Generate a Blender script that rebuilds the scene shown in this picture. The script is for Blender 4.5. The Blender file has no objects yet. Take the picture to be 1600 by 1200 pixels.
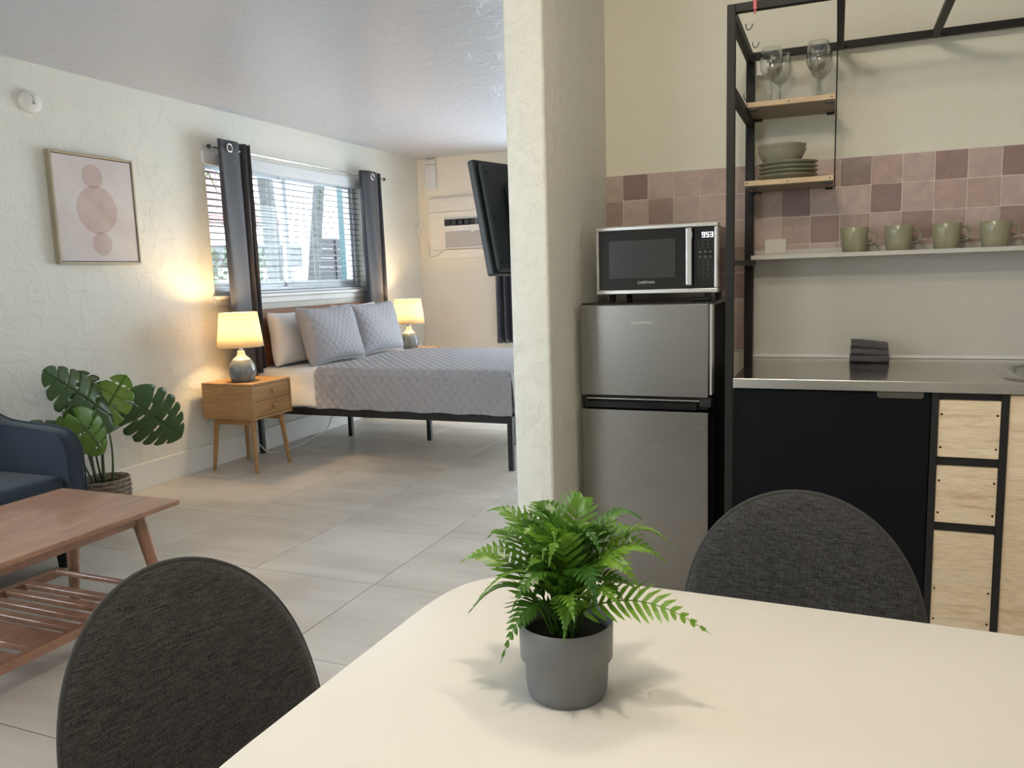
import bpy, bmesh, math, random
from mathutils import Vector, Matrix
random.seed(7)
PI = math.pi
scene = bpy.context.scene
COL = scene.collection

# ------------------------------------------------------------------ camera
cam_data = bpy.data.cameras.new('camera')
cam_data.sensor_fit = 'HORIZONTAL'
cam_data.sensor_width = 36.0
cam_data.lens = 1232.43 * 36.0 / 1600.0
cam_data.clip_start = 0.02
cam_data.clip_end = 200
cam = bpy.data.objects.new('camera', cam_data)
COL.objects.link(cam)
r_ = Vector((0.92568646, 0.37699436, -0.03130228))
u_ = Vector((-0.02262699, 0.13777704, 0.99020478))
f_ = Vector((-0.37761436, 0.91591088, -0.13606859))
M = Matrix(((r_.x, u_.x, -f_.x, 0), (r_.y, u_.y, -f_.y, 0), (r_.z, u_.z, -f_.z, 0), (0, 0, 0, 1)))
cam.matrix_world = Matrix.Translation((0, 0, 1.24)) @ M
scene.camera = cam

# ------------------------------------------------------------------ world / light / exposure
world = bpy.data.worlds.new('sky')
scene.world = world
world.use_nodes = True
bg = world.node_tree.nodes['Background']
bg.inputs[0].default_value = (0.86, 0.94, 1.0, 1)
bg.inputs[1].default_value = 9.5
vs = scene.view_settings
vs.view_transform = 'Standard'
vs.look = 'None'
vs.gamma = 1.0
vs.use_curve_mapping = False
vs.exposure = 0.08
LAMP_CEIL = 47.0      # ceiling lamp over the table
LAMP_BED = 15.5       # bedside lamps


def portal(loc, rot, sx, sy):
    l = bpy.data.lights.new('window_portal', 'AREA')
    l.shape = 'RECTANGLE'
    l.size, l.size_y = sx, sy
    l.cycles.is_portal = True
    o = bpy.data.objects.new('window_portal', l)
    o.location = loc
    o.rotation_euler = rot
    COL.objects.link(o)


portal((-4.25, 5.24, 1.66), (PI / 2, 0, -PI / 2), 1.9, 0.95)      # bedroom window
portal((-4.25, 0.80, 1.535), (PI / 2, 0, -PI / 2), 1.8, 1.23)      # unseen window over the sofa, added for daylight
portal((-1.6, 7.6, 1.13), (PI / 2, 0, PI), 2.5, 2.06)          # window in the far wall
portal((-3.1, -2.3, 1.375), (PI / 2, 0, 0), 1.4, 1.55)           # unseen window behind the viewer, added for daylight
# two bulbs of the ceiling fixture over the table (above the frame)
for (lx, ly, share) in ((-0.2, 0.6, 0.70), (-0.34, 1.30, 0.30)):
    ld = bpy.data.lights.new('ceiling_lamp_bulb', 'POINT')
    ld.energy = LAMP_CEIL * share
    ld.color = (1.0, 0.87, 0.68)
    ld.shadow_soft_size = 0.05
    lo = bpy.data.objects.new('ceiling_lamp_bulb', ld)
    lo.location = (lx, ly, 2.27)
    COL.objects.link(lo)

# ------------------------------------------------------------------ materials


def srgb(r, g, b):
    def f(c):
        c /= 255.0
        return c / 12.92 if c <= 0.04045 else ((c + 0.055) / 1.055) ** 2.4
    return (f(r), f(g), f(b), 1)


def L(t):
    return (t[0], t[1], t[2], 1)


def new_mat(name):
    m = bpy.data.materials.new(name)
    m.use_nodes = True
    nt = m.node_tree
    return m, nt, nt.nodes['Principled BSDF']


def coords(nt, scale=(1, 1, 1), rand=False):
    tc = nt.nodes.new('ShaderNodeTexCoord')
    mp = nt.nodes.new('ShaderNodeMapping')
    mp.inputs['Scale'].default_value = scale
    nt.links.new(tc.outputs['Object'], mp.inputs['Vector'])
    if rand:
        oi = nt.nodes.new('ShaderNodeObjectInfo')
        mul = nt.nodes.new('ShaderNodeMath')
        mul.operation = 'MULTIPLY'
        mul.inputs[1].default_value = 37.0
        nt.links.new(oi.outputs['Random'], mul.inputs[0])
        nt.links.new(mul.outputs[0], mp.inputs['Location'])
    return mp.outputs[0]


def noise(nt, vec, scale, detail=4, rough=0.55, dist=0.0):
    n = nt.nodes.new('ShaderNodeTexNoise')
    n.inputs['Scale'].default_value = scale
    n.inputs['Detail'].default_value = detail
    n.inputs['Roughness'].default_value = rough
    n.inputs['Distortion'].default_value = dist
    nt.links.new(vec, n.inputs['Vector'])
    return n.outputs['Fac']


def ramp(nt, fac, stops):
    r = nt.nodes.new('ShaderNodeValToRGB')
    els = r.color_ramp.elements
    while len(els) < len(stops):
        els.new(0.5)
    for e, (p, c) in zip(els, stops):
        e.position = p
        e.color = c
    nt.links.new(fac, r.inputs['Fac'])
    return r.outputs['Color']


def bump(nt, b, height, strength=0.3, dist=0.01):
    n = nt.nodes.new('ShaderNodeBump')
    n.inputs['Strength'].default_value = strength
    n.inputs['Distance'].default_value = dist
    nt.links.new(height, n.inputs['Height'])
    nt.links.new(n.outputs[0], b.inputs['Normal'])


def mix(nt, fac, a, b, mode='MIX'):
    m = nt.nodes.new('ShaderNodeMix')
    m.data_type = 'RGBA'
    m.blend_type = mode
    for sock, v in ((m.inputs[0], fac), (m.inputs[6], a), (m.inputs[7], b)):
        if hasattr(v, 'default_value') or hasattr(v, 'links'):
            nt.links.new(v, sock)
        else:
            sock.default_value = v
    return m.outputs[2]


def plain(name, col, rough=0.5, metal=0.0, spec=0.5, var=0.0, vscale=6.0, bmp=0.0, bscale=60.0, bdist=0.002, coat=0.0, vsc=(1, 1, 1)):
    m, nt, b = new_mat(name)
    b.inputs['Base Color'].default_value = col
    b.inputs['Roughness'].default_value = rough
    b.inputs['Metallic'].default_value = metal
    b.inputs['Specular IOR Level'].default_value = spec
    b.inputs['Coat Weight'].default_value = coat
    v = coords(nt, vsc)
    n = noise(nt, v, vscale)
    lo_ = tuple(c * (1 - var) for c in col[:3]) + (1,)
    hi_ = tuple(min(1, c * (1 + var)) for c in col[:3]) + (1,)
    nt.links.new(ramp(nt, n, [(0.3, lo_), (0.7, hi_)]), b.inputs['Base Color'])
    if bmp:
        bump(nt, b, noise(nt, v, bscale, 3), bmp, bdist)
    return m


def plaster(name, col, strength=0.5, scale=9.0, rough=0.6, spec=0.3):
    m, nt, b = new_mat(name)
    v = coords(nt)
    a = noise(nt, v, scale, 6, 0.62, 0.8)
    a2 = ramp(nt, a, [(0.50, (0, 0, 0, 1)), (0.60, (1, 1, 1, 1))])
    f = noise(nt, v, scale * 9, 4, 0.6)
    h = mix(nt, 0.35, a2, f)
    n2 = noise(nt, v, 0.8, 2)
    c0 = tuple(c * 0.97 for c in col[:3]) + (1,)
    nt.links.new(ramp(nt, n2, [(0.3, c0), (0.7, col)]), b.inputs['Base Color'])
    b.inputs['Roughness'].default_value = rough
    b.inputs['Specular IOR Level'].default_value = spec
    bump(nt, b, h, strength, 0.006)
    return m


def wood(name, c1, c2, scale=(1, 1, 1), nscale=5.0, rough=0.42, rand=False, c3=None, coat=0.0):
    m, nt, b = new_mat(name)
    v = coords(nt, scale, rand)
    n = noise(nt, v, nscale, 5, 0.6, 0.6)
    f = noise(nt, v, nscale * 7, 3, 0.5)
    stops = [(0.32, c1), (0.68, c2)]
    if c3:
        stops = [(0.28, c3), (0.42, c1), (0.7, c2)]
    base = ramp(nt, n, stops)
    dk = ramp(nt, f, [(0.35, (0.82, 0.82, 0.82, 1)), (0.6, (1, 1, 1, 1))])
    nt.links.new(mix(nt, 1.0, base, dk, 'MULTIPLY'), b.inputs['Base Color'])
    b.inputs['Roughness'].default_value = rough
    b.inputs['Coat Weight'].default_value = coat
    bump(nt, b, f, 0.06, 0.001)
    return m


FARW = plaster('far_wall_plaster', L((0.88, 0.82, 0.71)), 0.15, 12.0, 0.6)
WALL = plaster('wall_plaster', L((0.80, 0.79, 0.725)), 0.55, 9.5, 0.55)
PILLAR = plaster('partition_plaster', L((0.80, 0.795, 0.72)), 0.5, 22.0, 0.6)
KWALL = plaster('kitchen_plaster', L((0.81, 0.785, 0.66)), 0.26, 34.0, 0.6)
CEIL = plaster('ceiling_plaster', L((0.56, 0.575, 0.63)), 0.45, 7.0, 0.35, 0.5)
WHITE = plain('white_paint', L((0.82, 0.81, 0.78)), 0.4, var=0.02)
WHITE_WIN = plain('window_vinyl', L((0.80, 0.83, 0.86)), 0.35, var=0.02)
GROUT = plain('grout', L((0.10, 0.09, 0.08)), 0.9, var=0.1)
WGROUT = plain('wall_grout', L((0.80, 0.72, 0.66)), 0.8, var=0.05)
BLACK = plain('black_steel', L((0.016, 0.015, 0.015)), 0.42, var=0.15, spec=0.4)
FRAMEB = plain('frame_black_brown', L((0.013, 0.0115, 0.0105)), 0.55, var=0.15, spec=0.3)
NAVYDOOR = plain('anthracite_laminate', L((0.0035, 0.0048, 0.0065)), 0.55, var=0.1, spec=0.14)
GLOSSBLK = plain('gloss_black', L((0.008, 0.008, 0.009)), 0.12, var=0.05)
FRIDGEBLK = plain('fridge_side_black', L((0.008, 0.008, 0.008)), 0.7, var=0.1, spec=0.15, bmp=0.3, bscale=300, bdist=0.001)
DARKPL = plain('dark_plastic', L((0.014, 0.018, 0.020)), 0.45, var=0.1)
CHROME = plain('chrome', L((0.75, 0.75, 0.74)), 0.18, metal=1.0, var=0.03)
BRONZE = plain('bronze_handle', L((0.13, 0.12, 0.105)), 0.45, metal=0.7, var=0.08)


def steel(name, col, rough, sc):
    m, nt, b = new_mat(name)
    v = coords(nt, sc)
    n = noise(nt, v, 30, 3)
    b.inputs['Metallic'].default_value = 1.0
    nt.links.new(ramp(nt, n, [(0.3, tuple(c * 0.93 for c in col[:3]) + (1,)), (0.7, col)]), b.inputs['Base Color'])
    r = nt.nodes.new('ShaderNodeMapRange')
    r.inputs[3].default_value = rough * 0.85
    r.inputs[4].default_value = rough * 1.15
    nt.links.new(n, r.inputs[0])
    nt.links.new(r.outputs[0], b.inputs['Roughness'])
    w = noise(nt, coords(nt), 2.2, 2)
    bump(nt, b, w, 0.05, 0.006)
    return m


STEEL = steel('brushed_steel', L((0.30, 0.285, 0.265)), 0.26, (1, 1, 40))
STEEL_TOP = steel('steel_worktop', L((0.43, 0.41, 0.37)), 0.14, (1, 30, 1))
STEEL_TRIM = plain('steel_trim', L((0.62, 0.61, 0.59)), 0.3, metal=1.0, var=0.05)

# floor tile
m, nt, b = new_mat('porcelain_floor_tile')
v = coords(nt, (1, 1, 1), True)
n1 = noise(nt, coords(nt, (0.7, 3.2, 1), True), 1.6, 5, 0.6, 0.4)
n2 = noise(nt, v, 3.0, 4)
c = ramp(nt, n1, [(0.30, L((0.60, 0.545, 0.485))), (0.52, L((0.70, 0.65, 0.585))), (0.74, L((0.80, 0.76, 0.70)))])
c2 = ramp(nt, n2, [(0.3, (0.9, 0.88, 0.86, 1)), (0.7, (1, 1, 1, 1))])
nt.links.new(mix(nt, 1.0, c, c2, 'MULTIPLY'), b.inputs['Base Color'])
b.inputs['Roughness'].default_value = 0.36
b.inputs['Specular IOR Level'].default_value = 0.5
bump(nt, b, noise(nt, v, 60, 3), 0.03, 0.001)
FLOORTILE = m

# glazed wall tile: colour comes from the object
m, nt, b = new_mat('glazed_wall_tile')
oi = nt.nodes.new('ShaderNodeObjectInfo')
v = coords(nt, (1, 1, 1), True)
n1 = noise(nt, v, 22, 4, 0.6, 0.5)
sh = ramp(nt, n1, [(0.3, (0.84, 0.84, 0.85, 1)), (0.7, (1.06, 1.05, 1.04, 1))])
nt.links.new(mix(nt, 1.0, oi.outputs['Color'], sh, 'MULTIPLY'), b.inputs['Base Color'])
b.inputs['Roughness'].default_value = 0.24
bump(nt, b, noise(nt, v, 16, 3), 0.22, 0.006)
WTILE = m

OAK = wood('oak_nightstand', L((0.39, 0.215, 0.085)), L((0.52, 0.305, 0.13)), (1.5, 1.5, 12), 3.0, 0.42)
OAKTOP = wood('oak_nightstand_top', L((0.39, 0.215, 0.085)), L((0.52, 0.305, 0.13)), (8, 1.5, 1.5), 3.0, 0.38)
WALNUT = wood('walnut_coffee_table', L((0.28, 0.135, 0.080)), L((0.41, 0.22, 0.135)), (9, 1.2, 1.2), 3.0, 0.36, coat=0.35)
HEADWOOD = wood('headboard_wood', L((0.28, 0.115, 0.05)), L((0.37, 0.165, 0.075)), (1.5, 1.2, 10), 3.0, 0.42)
PLY = wood('light_ash_front', L((0.86, 0.67, 0.44)), L((0.93, 0.78, 0.57)), (1.5, 1.5, 16), 2.6, 0.5, rand=True, c3=L((0.66, 0.47, 0.28)))
PLYEDGE = wood('plywood_edge', L((0.62, 0.45, 0.26)), L((0.72, 0.55, 0.34)), (2, 1, 30), 3.0, 0.5)
DRAWERDK = plain('shelf_underside', L((0.30, 0.23, 0.16)), 0.6, var=0.08)


def fabric(name, c1, c2, sc=260.0, rough=0.95, b_=0.25, st=6.0):
    m, nt, b = new_mat(name)
    n1 = noise(nt, coords(nt, (1, 1, st)), sc, 3, 0.6)
    n2 = noise(nt, coords(nt, (st, st, 1)), sc, 3, 0.6)
    a = nt.nodes.new('ShaderNodeMath')
    a.operation = 'ADD'
    nt.links.new(n1, a.inputs[0])
    nt.links.new(n2, a.inputs[1])
    h = nt.nodes.new('ShaderNodeMath')
    h.operation = 'MULTIPLY'
    h.inputs[1].default_value = 0.5
    nt.links.new(a.outputs[0], h.inputs[0])
    nt.links.new(ramp(nt, h.outputs[0], [(0.38, c1), (0.62, c2)]), b.inputs['Base Color'])
    b.inputs['Roughness'].default_value = rough
    b.inputs['Specular IOR Level'].default_value = 0.15
    b.inputs['Sheen Weight'].default_value = 0.15
    bump(nt, b, h.outputs[0], b_, 0.002)
    return m


CHARCOAL = fabric('charcoal_melange', L((0.014, 0.0135, 0.013)), L((0.078, 0.075, 0.071)), 42.0, st=13.0)
PIPING = fabric('charcoal_piping', L((0.030, 0.029, 0.028)), L((0.07, 0.067, 0.064)), 200.0)
SOFA = fabric('slate_blue_sofa', L((0.021, 0.031, 0.046)), L((0.038, 0.053, 0.073)), 300.0)
CURTAIN = fabric('grey_curtain', L((0.046, 0.046, 0.058)), L((0.060, 0.060, 0.074)), 400.0, 0.5, 0.1)
CURTAIN.node_tree.nodes['Principled BSDF'].inputs['Specular IOR Level'].default_value = 0.35
LINEN = fabric('white_linen', L((0.78, 0.77, 0.78)), L((0.84, 0.83, 0.83)), 300.0, 0.85, 0.06)
QUILT = fabric('grey_quilt', L((0.36, 0.345, 0.365)), L((0.42, 0.405, 0.42)), 300.0, 0.7, 0.08)
TOWEL = fabric('charcoal_towel', L((0.06, 0.057, 0.06)), L((0.13, 0.125, 0.125)), 120.0, 0.95, 0.8)

TABLETOP = plain('white_laminate', L((0.80, 0.77, 0.70)), 0.42, var=0.01)
POTGREY = plain('grey_pot', L((0.155, 0.158, 0.16)), 0.45, var=0.04)
SOIL = plain('dark_soil', L((0.02, 0.017, 0.015)), 0.95, var=0.4, vscale=120, bmp=0.6, bscale=150, bdist=0.004)
SAGE = plain('sage_glaze', L((0.30, 0.29, 0.185)), 0.22, var=0.10, vscale=25)
SAGE2 = plain('sage_plate', L((0.29, 0.285, 0.20)), 0.25, var=0.10, vscale=25)
CERAMIC = plain('grey_ceramic', L((0.16, 0.185, 0.20)), 0.12, var=0.25, vscale=22, vsc=(1, 1, 0.25))
CRACKLE = plain('white_crackle_ceramic', L((0.70, 0.66, 0.58)), 0.2, var=0.10, vscale=60)
SLATM = plain('blind_slat', L((0.40, 0.42, 0.45)), 0.55, var=0.02)
SILVERG = plain('blind_white', L((0.74, 0.77, 0.80)), 0.5, var=0.02)
PLATEW = plain('white_plastic', L((0.78, 0.76, 0.70)), 0.4, var=0.02)
ACBODY = plain('ac_plastic', L((0.80, 0.79, 0.80)), 0.4, var=0.02)
ACGRILLE = plain('ac_grille', L((0.48, 0.47, 0.47)), 0.6, var=0.06, vscale=40)
PANELW = plain('whitewashed_board', L((0.82, 0.78, 0.71)), 0.6, var=0.05, vscale=5, vsc=(1, 1, 5))
SPLASH = plain('splashback_sheet', L((0.62, 0.60, 0.545)), 0.32, var=0.02, spec=0.5)
SHELFW = plain('shelf_grey_white', L((0.60, 0.58, 0.53)), 0.45, var=0.02)
FRAMEP = plain('champagne_frame', L((0.38, 0.32, 0.22)), 0.4, metal=0.35, var=0.08)
REDCLIP = plain('red_clip', L((0.40, 0.05, 0.05)), 0.4, var=0.05)
CORD = plain('white_cord', L((0.72, 0.71, 0.69)), 0.5, var=0.02)
TRUNK = plain('palm_bark', L((0.075, 0.078, 0.078)), 0.9, var=0.3, vscale=8, vsc=(1, 1, 4), bmp=0.5, bscale=10, bdist=0.03)
LEAFOUT = plain('outdoor_leaf', L((0.055, 0.095, 0.028)), 0.6, var=0.4, vscale=4)
STUCCO = plain('outdoor_white_stucco', L((0.75, 0.74, 0.72)), 0.9, var=0.03)
ROOFRED = plain('outdoor_red_roof', L((0.13, 0.065, 0.06)), 0.8, var=0.2, vscale=10)
TEAL = plain('outdoor_teal_paint', L((0.045, 0.10, 0.115)), 0.6, var=0.05)
OUTDARK = plain('outdoor_dark_louvre', L((0.010, 0.010, 0.013)), 0.6, var=0.1)
OUTGREY = plain('outdoor_grey', L((0.04, 0.046, 0.05)), 0.7, var=0.1)
PAVE = plain('outdoor_paving', L((0.16, 0.16, 0.15)), 0.9, var=0.1)
BASKET = plain('seagrass', L((0.27, 0.21, 0.16)), 0.9, var=0.45, vscale=45, vsc=(1, 1, 2.5), bmp=0.8, bscale=70, bdist=0.006)


def leaf_mat(name, c1, c2, rough=0.35, sc=14.0):
    m, nt, b = new_mat(name)
    oi = nt.nodes.new('ShaderNodeObjectInfo')
    n = noise(nt, coords(nt, rand=True), sc, 3)
    a = nt.nodes.new('ShaderNodeMath')
    a.operation = 'MULTIPLY_ADD'
    a.inputs[1].default_value = 0.5
    nt.links.new(oi.outputs['Random'], a.inputs[0])
    h = nt.nodes.new('ShaderNodeMath')
    h.operation = 'MULTIPLY'
    h.inputs[1].default_value = 0.5
    nt.links.new(n, h.inputs[0])
    nt.links.new(h.outputs[0], a.inputs[2])
    nt.links.new(ramp(nt, a.outputs[0], [(0.2, c1), (0.8, c2)]), b.inputs['Base Color'])
    b.inputs['Roughness'].default_value = rough
    tr = nt.nodes.new('ShaderNodeBsdfTranslucent')
    nt.links.new(ramp(nt, a.outputs[0], [(0.2, tuple(x * 1.5 for x in c1[:3]) + (1,)), (0.8, tuple(min(1, x * 1.6) for x in c2[:3]) + (1,))]), tr.inputs[0])
    mx = nt.nodes.new('ShaderNodeMixShader')
    mx.inputs[0].default_value = 0.22
    out = nt.nodes['Material Output']
    nt.links.new(b.outputs[0], mx.inputs[1])
    nt.links.new(tr.outputs[0], mx.inputs[2])
    nt.links.new(mx.outputs[0], out.inputs[0])
    return m


FERN = leaf_mat('fern_leaf', L((0.028, 0.11, 0.012)), L((0.19, 0.36, 0.035)), 0.38)
MONS_D = leaf_mat('monstera_dark', L((0.020, 0.055, 0.020)), L((0.055, 0.115, 0.030)), 0.3)
MONS_L = leaf_mat('monstera_light', L((0.10, 0.20, 0.02)), L((0.20, 0.32, 0.04)), 0.35)
STEM = plain('plant_stem', L((0.06, 0.09, 0.03)), 0.6, var=0.3)


def glass_mat(name, tint=(1, 1, 1, 1), base=0.06, pw=4.0):
    m, nt, b = new_mat(name)
    nt.nodes.remove(b)
    t = nt.nodes.new('ShaderNodeBsdfTransparent')
    t.inputs[0].default_value = tint
    g = nt.nodes.new('ShaderNodeBsdfGlossy')
    g.inputs['Roughness'].default_value = 0.02
    lw = nt.nodes.new('ShaderNodeLayerWeight')
    lw.inputs['Blend'].default_value = 0.5
    pw_ = nt.nodes.new('ShaderNodeMath')
    pw_.operation = 'POWER'
    pw_.inputs[1].default_value = pw
    nt.links.new(lw.outputs['Facing'], pw_.inputs[0])
    ad = nt.nodes.new('ShaderNodeMath')
    ad.operation = 'MULTIPLY_ADD'
    ad.inputs[1].default_value = 0.9
    ad.inputs[2].default_value = base
    nt.links.new(pw_.outputs[0], ad.inputs[0])
    mx = nt.nodes.new('ShaderNodeMixShader')
    nt.links.new(ad.outputs[0], mx.inputs[0])
    nt.links.new(t.outputs[0], mx.inputs[1])
    nt.links.new(g.outputs[0], mx.inputs[2])
    nt.links.new(mx.outputs[0], nt.nodes['Material Output'].inputs[0])
    return m


GLASS = glass_mat('window_glass', (0.96, 0.98, 0.99, 1), 0.02)
STEMGLASS = glass_mat('stem_glass', (0.80, 0.81, 0.79, 1), 0.10, 2.0)
WINEGLASS = glass_mat('wine_glass', (0.975, 0.98, 0.975, 1), 0.05, 2.2)


def emit(name, col, s):
    m, nt, b = new_mat(name)
    b.inputs['Base Color'].default_value = (0, 0, 0, 1)
    b.inputs['Emission Color'].default_value = col
    b.inputs['Emission Strength'].default_value = s
    return m


LED = emit('display_digits', (0.85, 0.92, 1.0, 1), 2.2)
PRINT = plain('white_print', L((0.7, 0.7, 0.7)), 0.5, var=0.01)
PRINTG = plain('grey_print', L((0.10, 0.10, 0.11)), 0.5, var=0.01)
MWGLASS = plain('microwave_window', L((0.035, 0.037, 0.038)), 0.18, var=0.05)

# lamp shade: translucent linen
m, nt, b = new_mat('linen_shade')
b.inputs['Base Color'].default_value = L((0.80, 0.70, 0.52))
b.inputs['Roughness'].default_value = 0.9
tr = nt.nodes.new('ShaderNodeBsdfTranslucent')
w_ = noise(nt, coords(nt, (1, 1, 4)), 180, 2)
nt.links.new(ramp(nt, w_, [(0.3, L((0.78, 0.68, 0.52))), (0.7, L((0.90, 0.82, 0.66)))]), tr.inputs[0])
mx = nt.nodes.new('ShaderNodeMixShader')
mx.inputs[0].default_value = 0.55
nt.links.new(b.outputs[0], mx.inputs[1])
nt.links.new(tr.outputs[0], mx.inputs[2])
nt.links.new(mx.outputs[0], nt.nodes['Material Output'].inputs[0])
SHADE = m

# ------------------------------------------------------------------ geometry helpers


class MB:
    def __init__(s):
        s.bm = bmesh.new()

    def box(s, x0, x1, y0, y1, z0, z1, bev=0.0, seg=1, mtx=None):
        r = bmesh.ops.create_cube(s.bm, size=1.0)
        vs_ = r['verts']
        bmesh.ops.scale(s.bm, vec=(abs(x1 - x0), abs(y1 - y0), abs(z1 - z0)), verts=vs_)
        bmesh.ops.translate(s.bm, vec=((x0 + x1) / 2, (y0 + y1) / 2, (z0 + z1) / 2), verts=vs_)
        if bev:
            es = list({e for v_ in vs_ for e in v_.link_edges})
            rr = bmesh.ops.bevel(s.bm, geom=es, offset=bev, segments=seg, affect='EDGES', profile=0.5)
            vs_ = list({v_ for f in rr['faces'] for v_ in f.verts} | {v_ for v_ in vs_ if v_.is_valid})
        if mtx is not None:
            bmesh.ops.transform(s.bm, matrix=mtx, verts=vs_)
        return s

    def lathe(s, prof, n=32, cx=0, cy=0, cz=0):
        rings = []
        for (r, z) in prof:
            if r < 1e-6:
                rings.append([s.bm.verts.new((cx, cy, cz + z))])
            else:
                rings.append([s.bm.verts.new((cx + r * math.cos(2 * PI * k / n), cy + r * math.sin(2 * PI * k / n), cz + z)) for k in range(n)])
        for a, b_ in zip(rings, rings[1:]):
            for k in range(n):
                k2 = (k + 1) % n
                if len(a) == 1 and len(b_) == 1:
                    continue
                if len(a) == 1:
                    s.bm.faces.new((a[0], b_[k2], b_[k]))
                elif len(b_) == 1:
                    s.bm.faces.new((a[k], a[k2], b_[0]))
                else:
                    s.bm.faces.new((a[k], a[k2], b_[k2], b_[k]))
        return s

    def tube(s, pts, rad, n=10, closed=False, caps=True):
        pts = [Vector(p) for p in pts]
        rads = rad if isinstance(rad, (list, tuple)) else [rad] * len(pts)
        rings = []
        N = len(pts)
        up = None
        for i, p in enumerate(pts):
            if closed:
                d = pts[(i + 1) % N] - pts[i - 1]
            else:
                d = pts[min(i + 1, N - 1)] - pts[max(i - 1, 0)]
            d.normalize()
            if up is None:
                up = Vector((0, 0, 1)) if abs(d.z) < 0.9 else Vector((1, 0, 0))
            sd = d.cross(up)
            if sd.length < 1e-5:
                sd = d.orthogonal()
            sd.normalize()
            up = sd.cross(d).normalized()
            rings.append([s.bm.verts.new(p + (sd * math.cos(2 * PI * k / n) + up * math.sin(2 * PI * k / n)) * rads[i]) for k in range(n)])
        prs = list(zip(rings, rings[1:]))
        if closed:
            prs.append((rings[-1], rings[0]))
        for a, b_ in prs:
            for k in range(n):
                s.bm.faces.new((a[k], a[(k + 1) % n], b_[(k + 1) % n], b_[k]))
        if caps and not closed:
            s.bm.faces.new(rings[0][::-1])
            s.bm.faces.new(rings[-1])
        return s

    def prism(s, poly, d0, d1, axis='y', bev=0.0):
        """extrude a 2D polygon; axis y: (x,z), axis z: (x,y), axis x: (y,z)"""
        def mk(a, b_, d):
            return {'y': (a, d, b_), 'z': (a, b_, d), 'x': (d, a, b_)}[axis]
        v0 = [s.bm.verts.new(mk(a, b_, d0)) for a, b_ in poly]
        v1 = [s.bm.verts.new(mk(a, b_, d1)) for a, b_ in poly]
        n = len(poly)
        fs = [s.bm.faces.new(v0[::-1]), s.bm.faces.new(v1)]
        for k in range(n):
            fs.append(s.bm.faces.new((v0[k], v0[(k + 1) % n], v1[(k + 1) % n], v1[k])))
        bmesh.ops.recalc_face_normals(s.bm, faces=fs)
        if bev:
            es = [e for e in fs[0].edges] + [e for e in fs[1].edges]
            bmesh.ops.bevel(s.bm, geom=es, offset=bev, segments=2, affect='EDGES', profile=0.5)
        return s

    def grid(s, nu, nv, fn, closed_u=False):
        vv = [[s.bm.verts.new(fn(i, j)) for j in range(nv)] for i in range(nu)]
        for i in range(nu if closed_u else nu - 1):
            for j in range(nv - 1):
                i2 = (i + 1) % nu
                s.bm.faces.new((vv[i][j], vv[i2][j], vv[i2][j + 1], vv[i][j + 1]))
        return s

    def face(s, pts):
        s.bm.faces.new([s.bm.verts.new(p) for p in pts])
        return s

    def build(s, name, mat, parent=None, smooth=False, loc=None, angle=None, recalc=True):
        if recalc:
            bmesh.ops.recalc_face_normals(s.bm, faces=s.bm.faces)
        me = bpy.data.meshes.new(name)
        s.bm.to_mesh(me)
        s.bm.free()
        o = bpy.data.objects.new(name, me)
        COL.objects.link(o)
        me.materials.append(mat)
        if smooth:
            for p in me.polygons:
                p.use_smooth = True
            if angle is not None:
                try:
                    me.set_sharp_from_angle(angle=math.radians(angle))
                except Exception:
                    pass
        if parent is not None:
            o.parent = parent
        if loc is not None:
            o.location = loc
        return o


def tag(o, label=None, cat=None, group=None, kind=None):
    if label:
        o['label'] = label
    if cat:
        o['category'] = cat
    if group:
        o['group'] = group
    if kind:
        o['kind'] = kind
    return o


def thing(name, loc, label, cat, group=None, rz=0.0):
    o = bpy.data.objects.new(name, None)
    o.empty_display_size = 0.05
    o.location = loc
    o.rotation_euler = (0, 0, rz)
    COL.objects.link(o)
    return tag(o, label, cat, group)


def struct(o):
    o['kind'] = 'structure'
    return o


def copy_tree(o, parent=None):
    c_ = o.copy()
    COL.objects.link(c_)
    c_.parent = parent
    for ch in list(o.children):
        copy_tree(ch, c_)
    return c_


def rrect(w, h, r, n=6, cx=0.0, cy=0.0):
    pts = []
    for (sx, sy, a0) in ((1, 1, 0), (-1, 1, PI / 2), (-1, -1, PI), (1, -1, 1.5 * PI)):
        for k in range(n + 1):
            a = a0 + k * PI / 2 / n
            pts.append((cx + sx * (w / 2 - r) + r * math.cos(a), cy + sy * (h / 2 - r) + r * math.sin(a)))
    return pts


def bez(p0, p1, p2, n):
    p0, p1, p2 = Vector(p0), Vector(p1), Vector(p2)
    return [(1 - t) ** 2 * p0 + 2 * t * (1 - t) * p1 + t * t * p2 for t in [k / n for k in range(n + 1)]]


def spline(pts, n=8):
    P = [Vector(p) for p in pts]
    out = []
    for i in range(len(P) - 1):
        a, b_, c_, d = P[max(i - 1, 0)], P[i], P[i + 1], P[min(i + 2, len(P) - 1)]
        for k in range(n):
            t = k / n
            out.append(0.5 * ((2 * b_) + (c_ - a) * t + (2 * a - 5 * b_ + 4 * c_ - d) * t * t + (3 * b_ - a - 3 * c_ + d) * t ** 3))
    out.append(P[-1])
    return out


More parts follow.
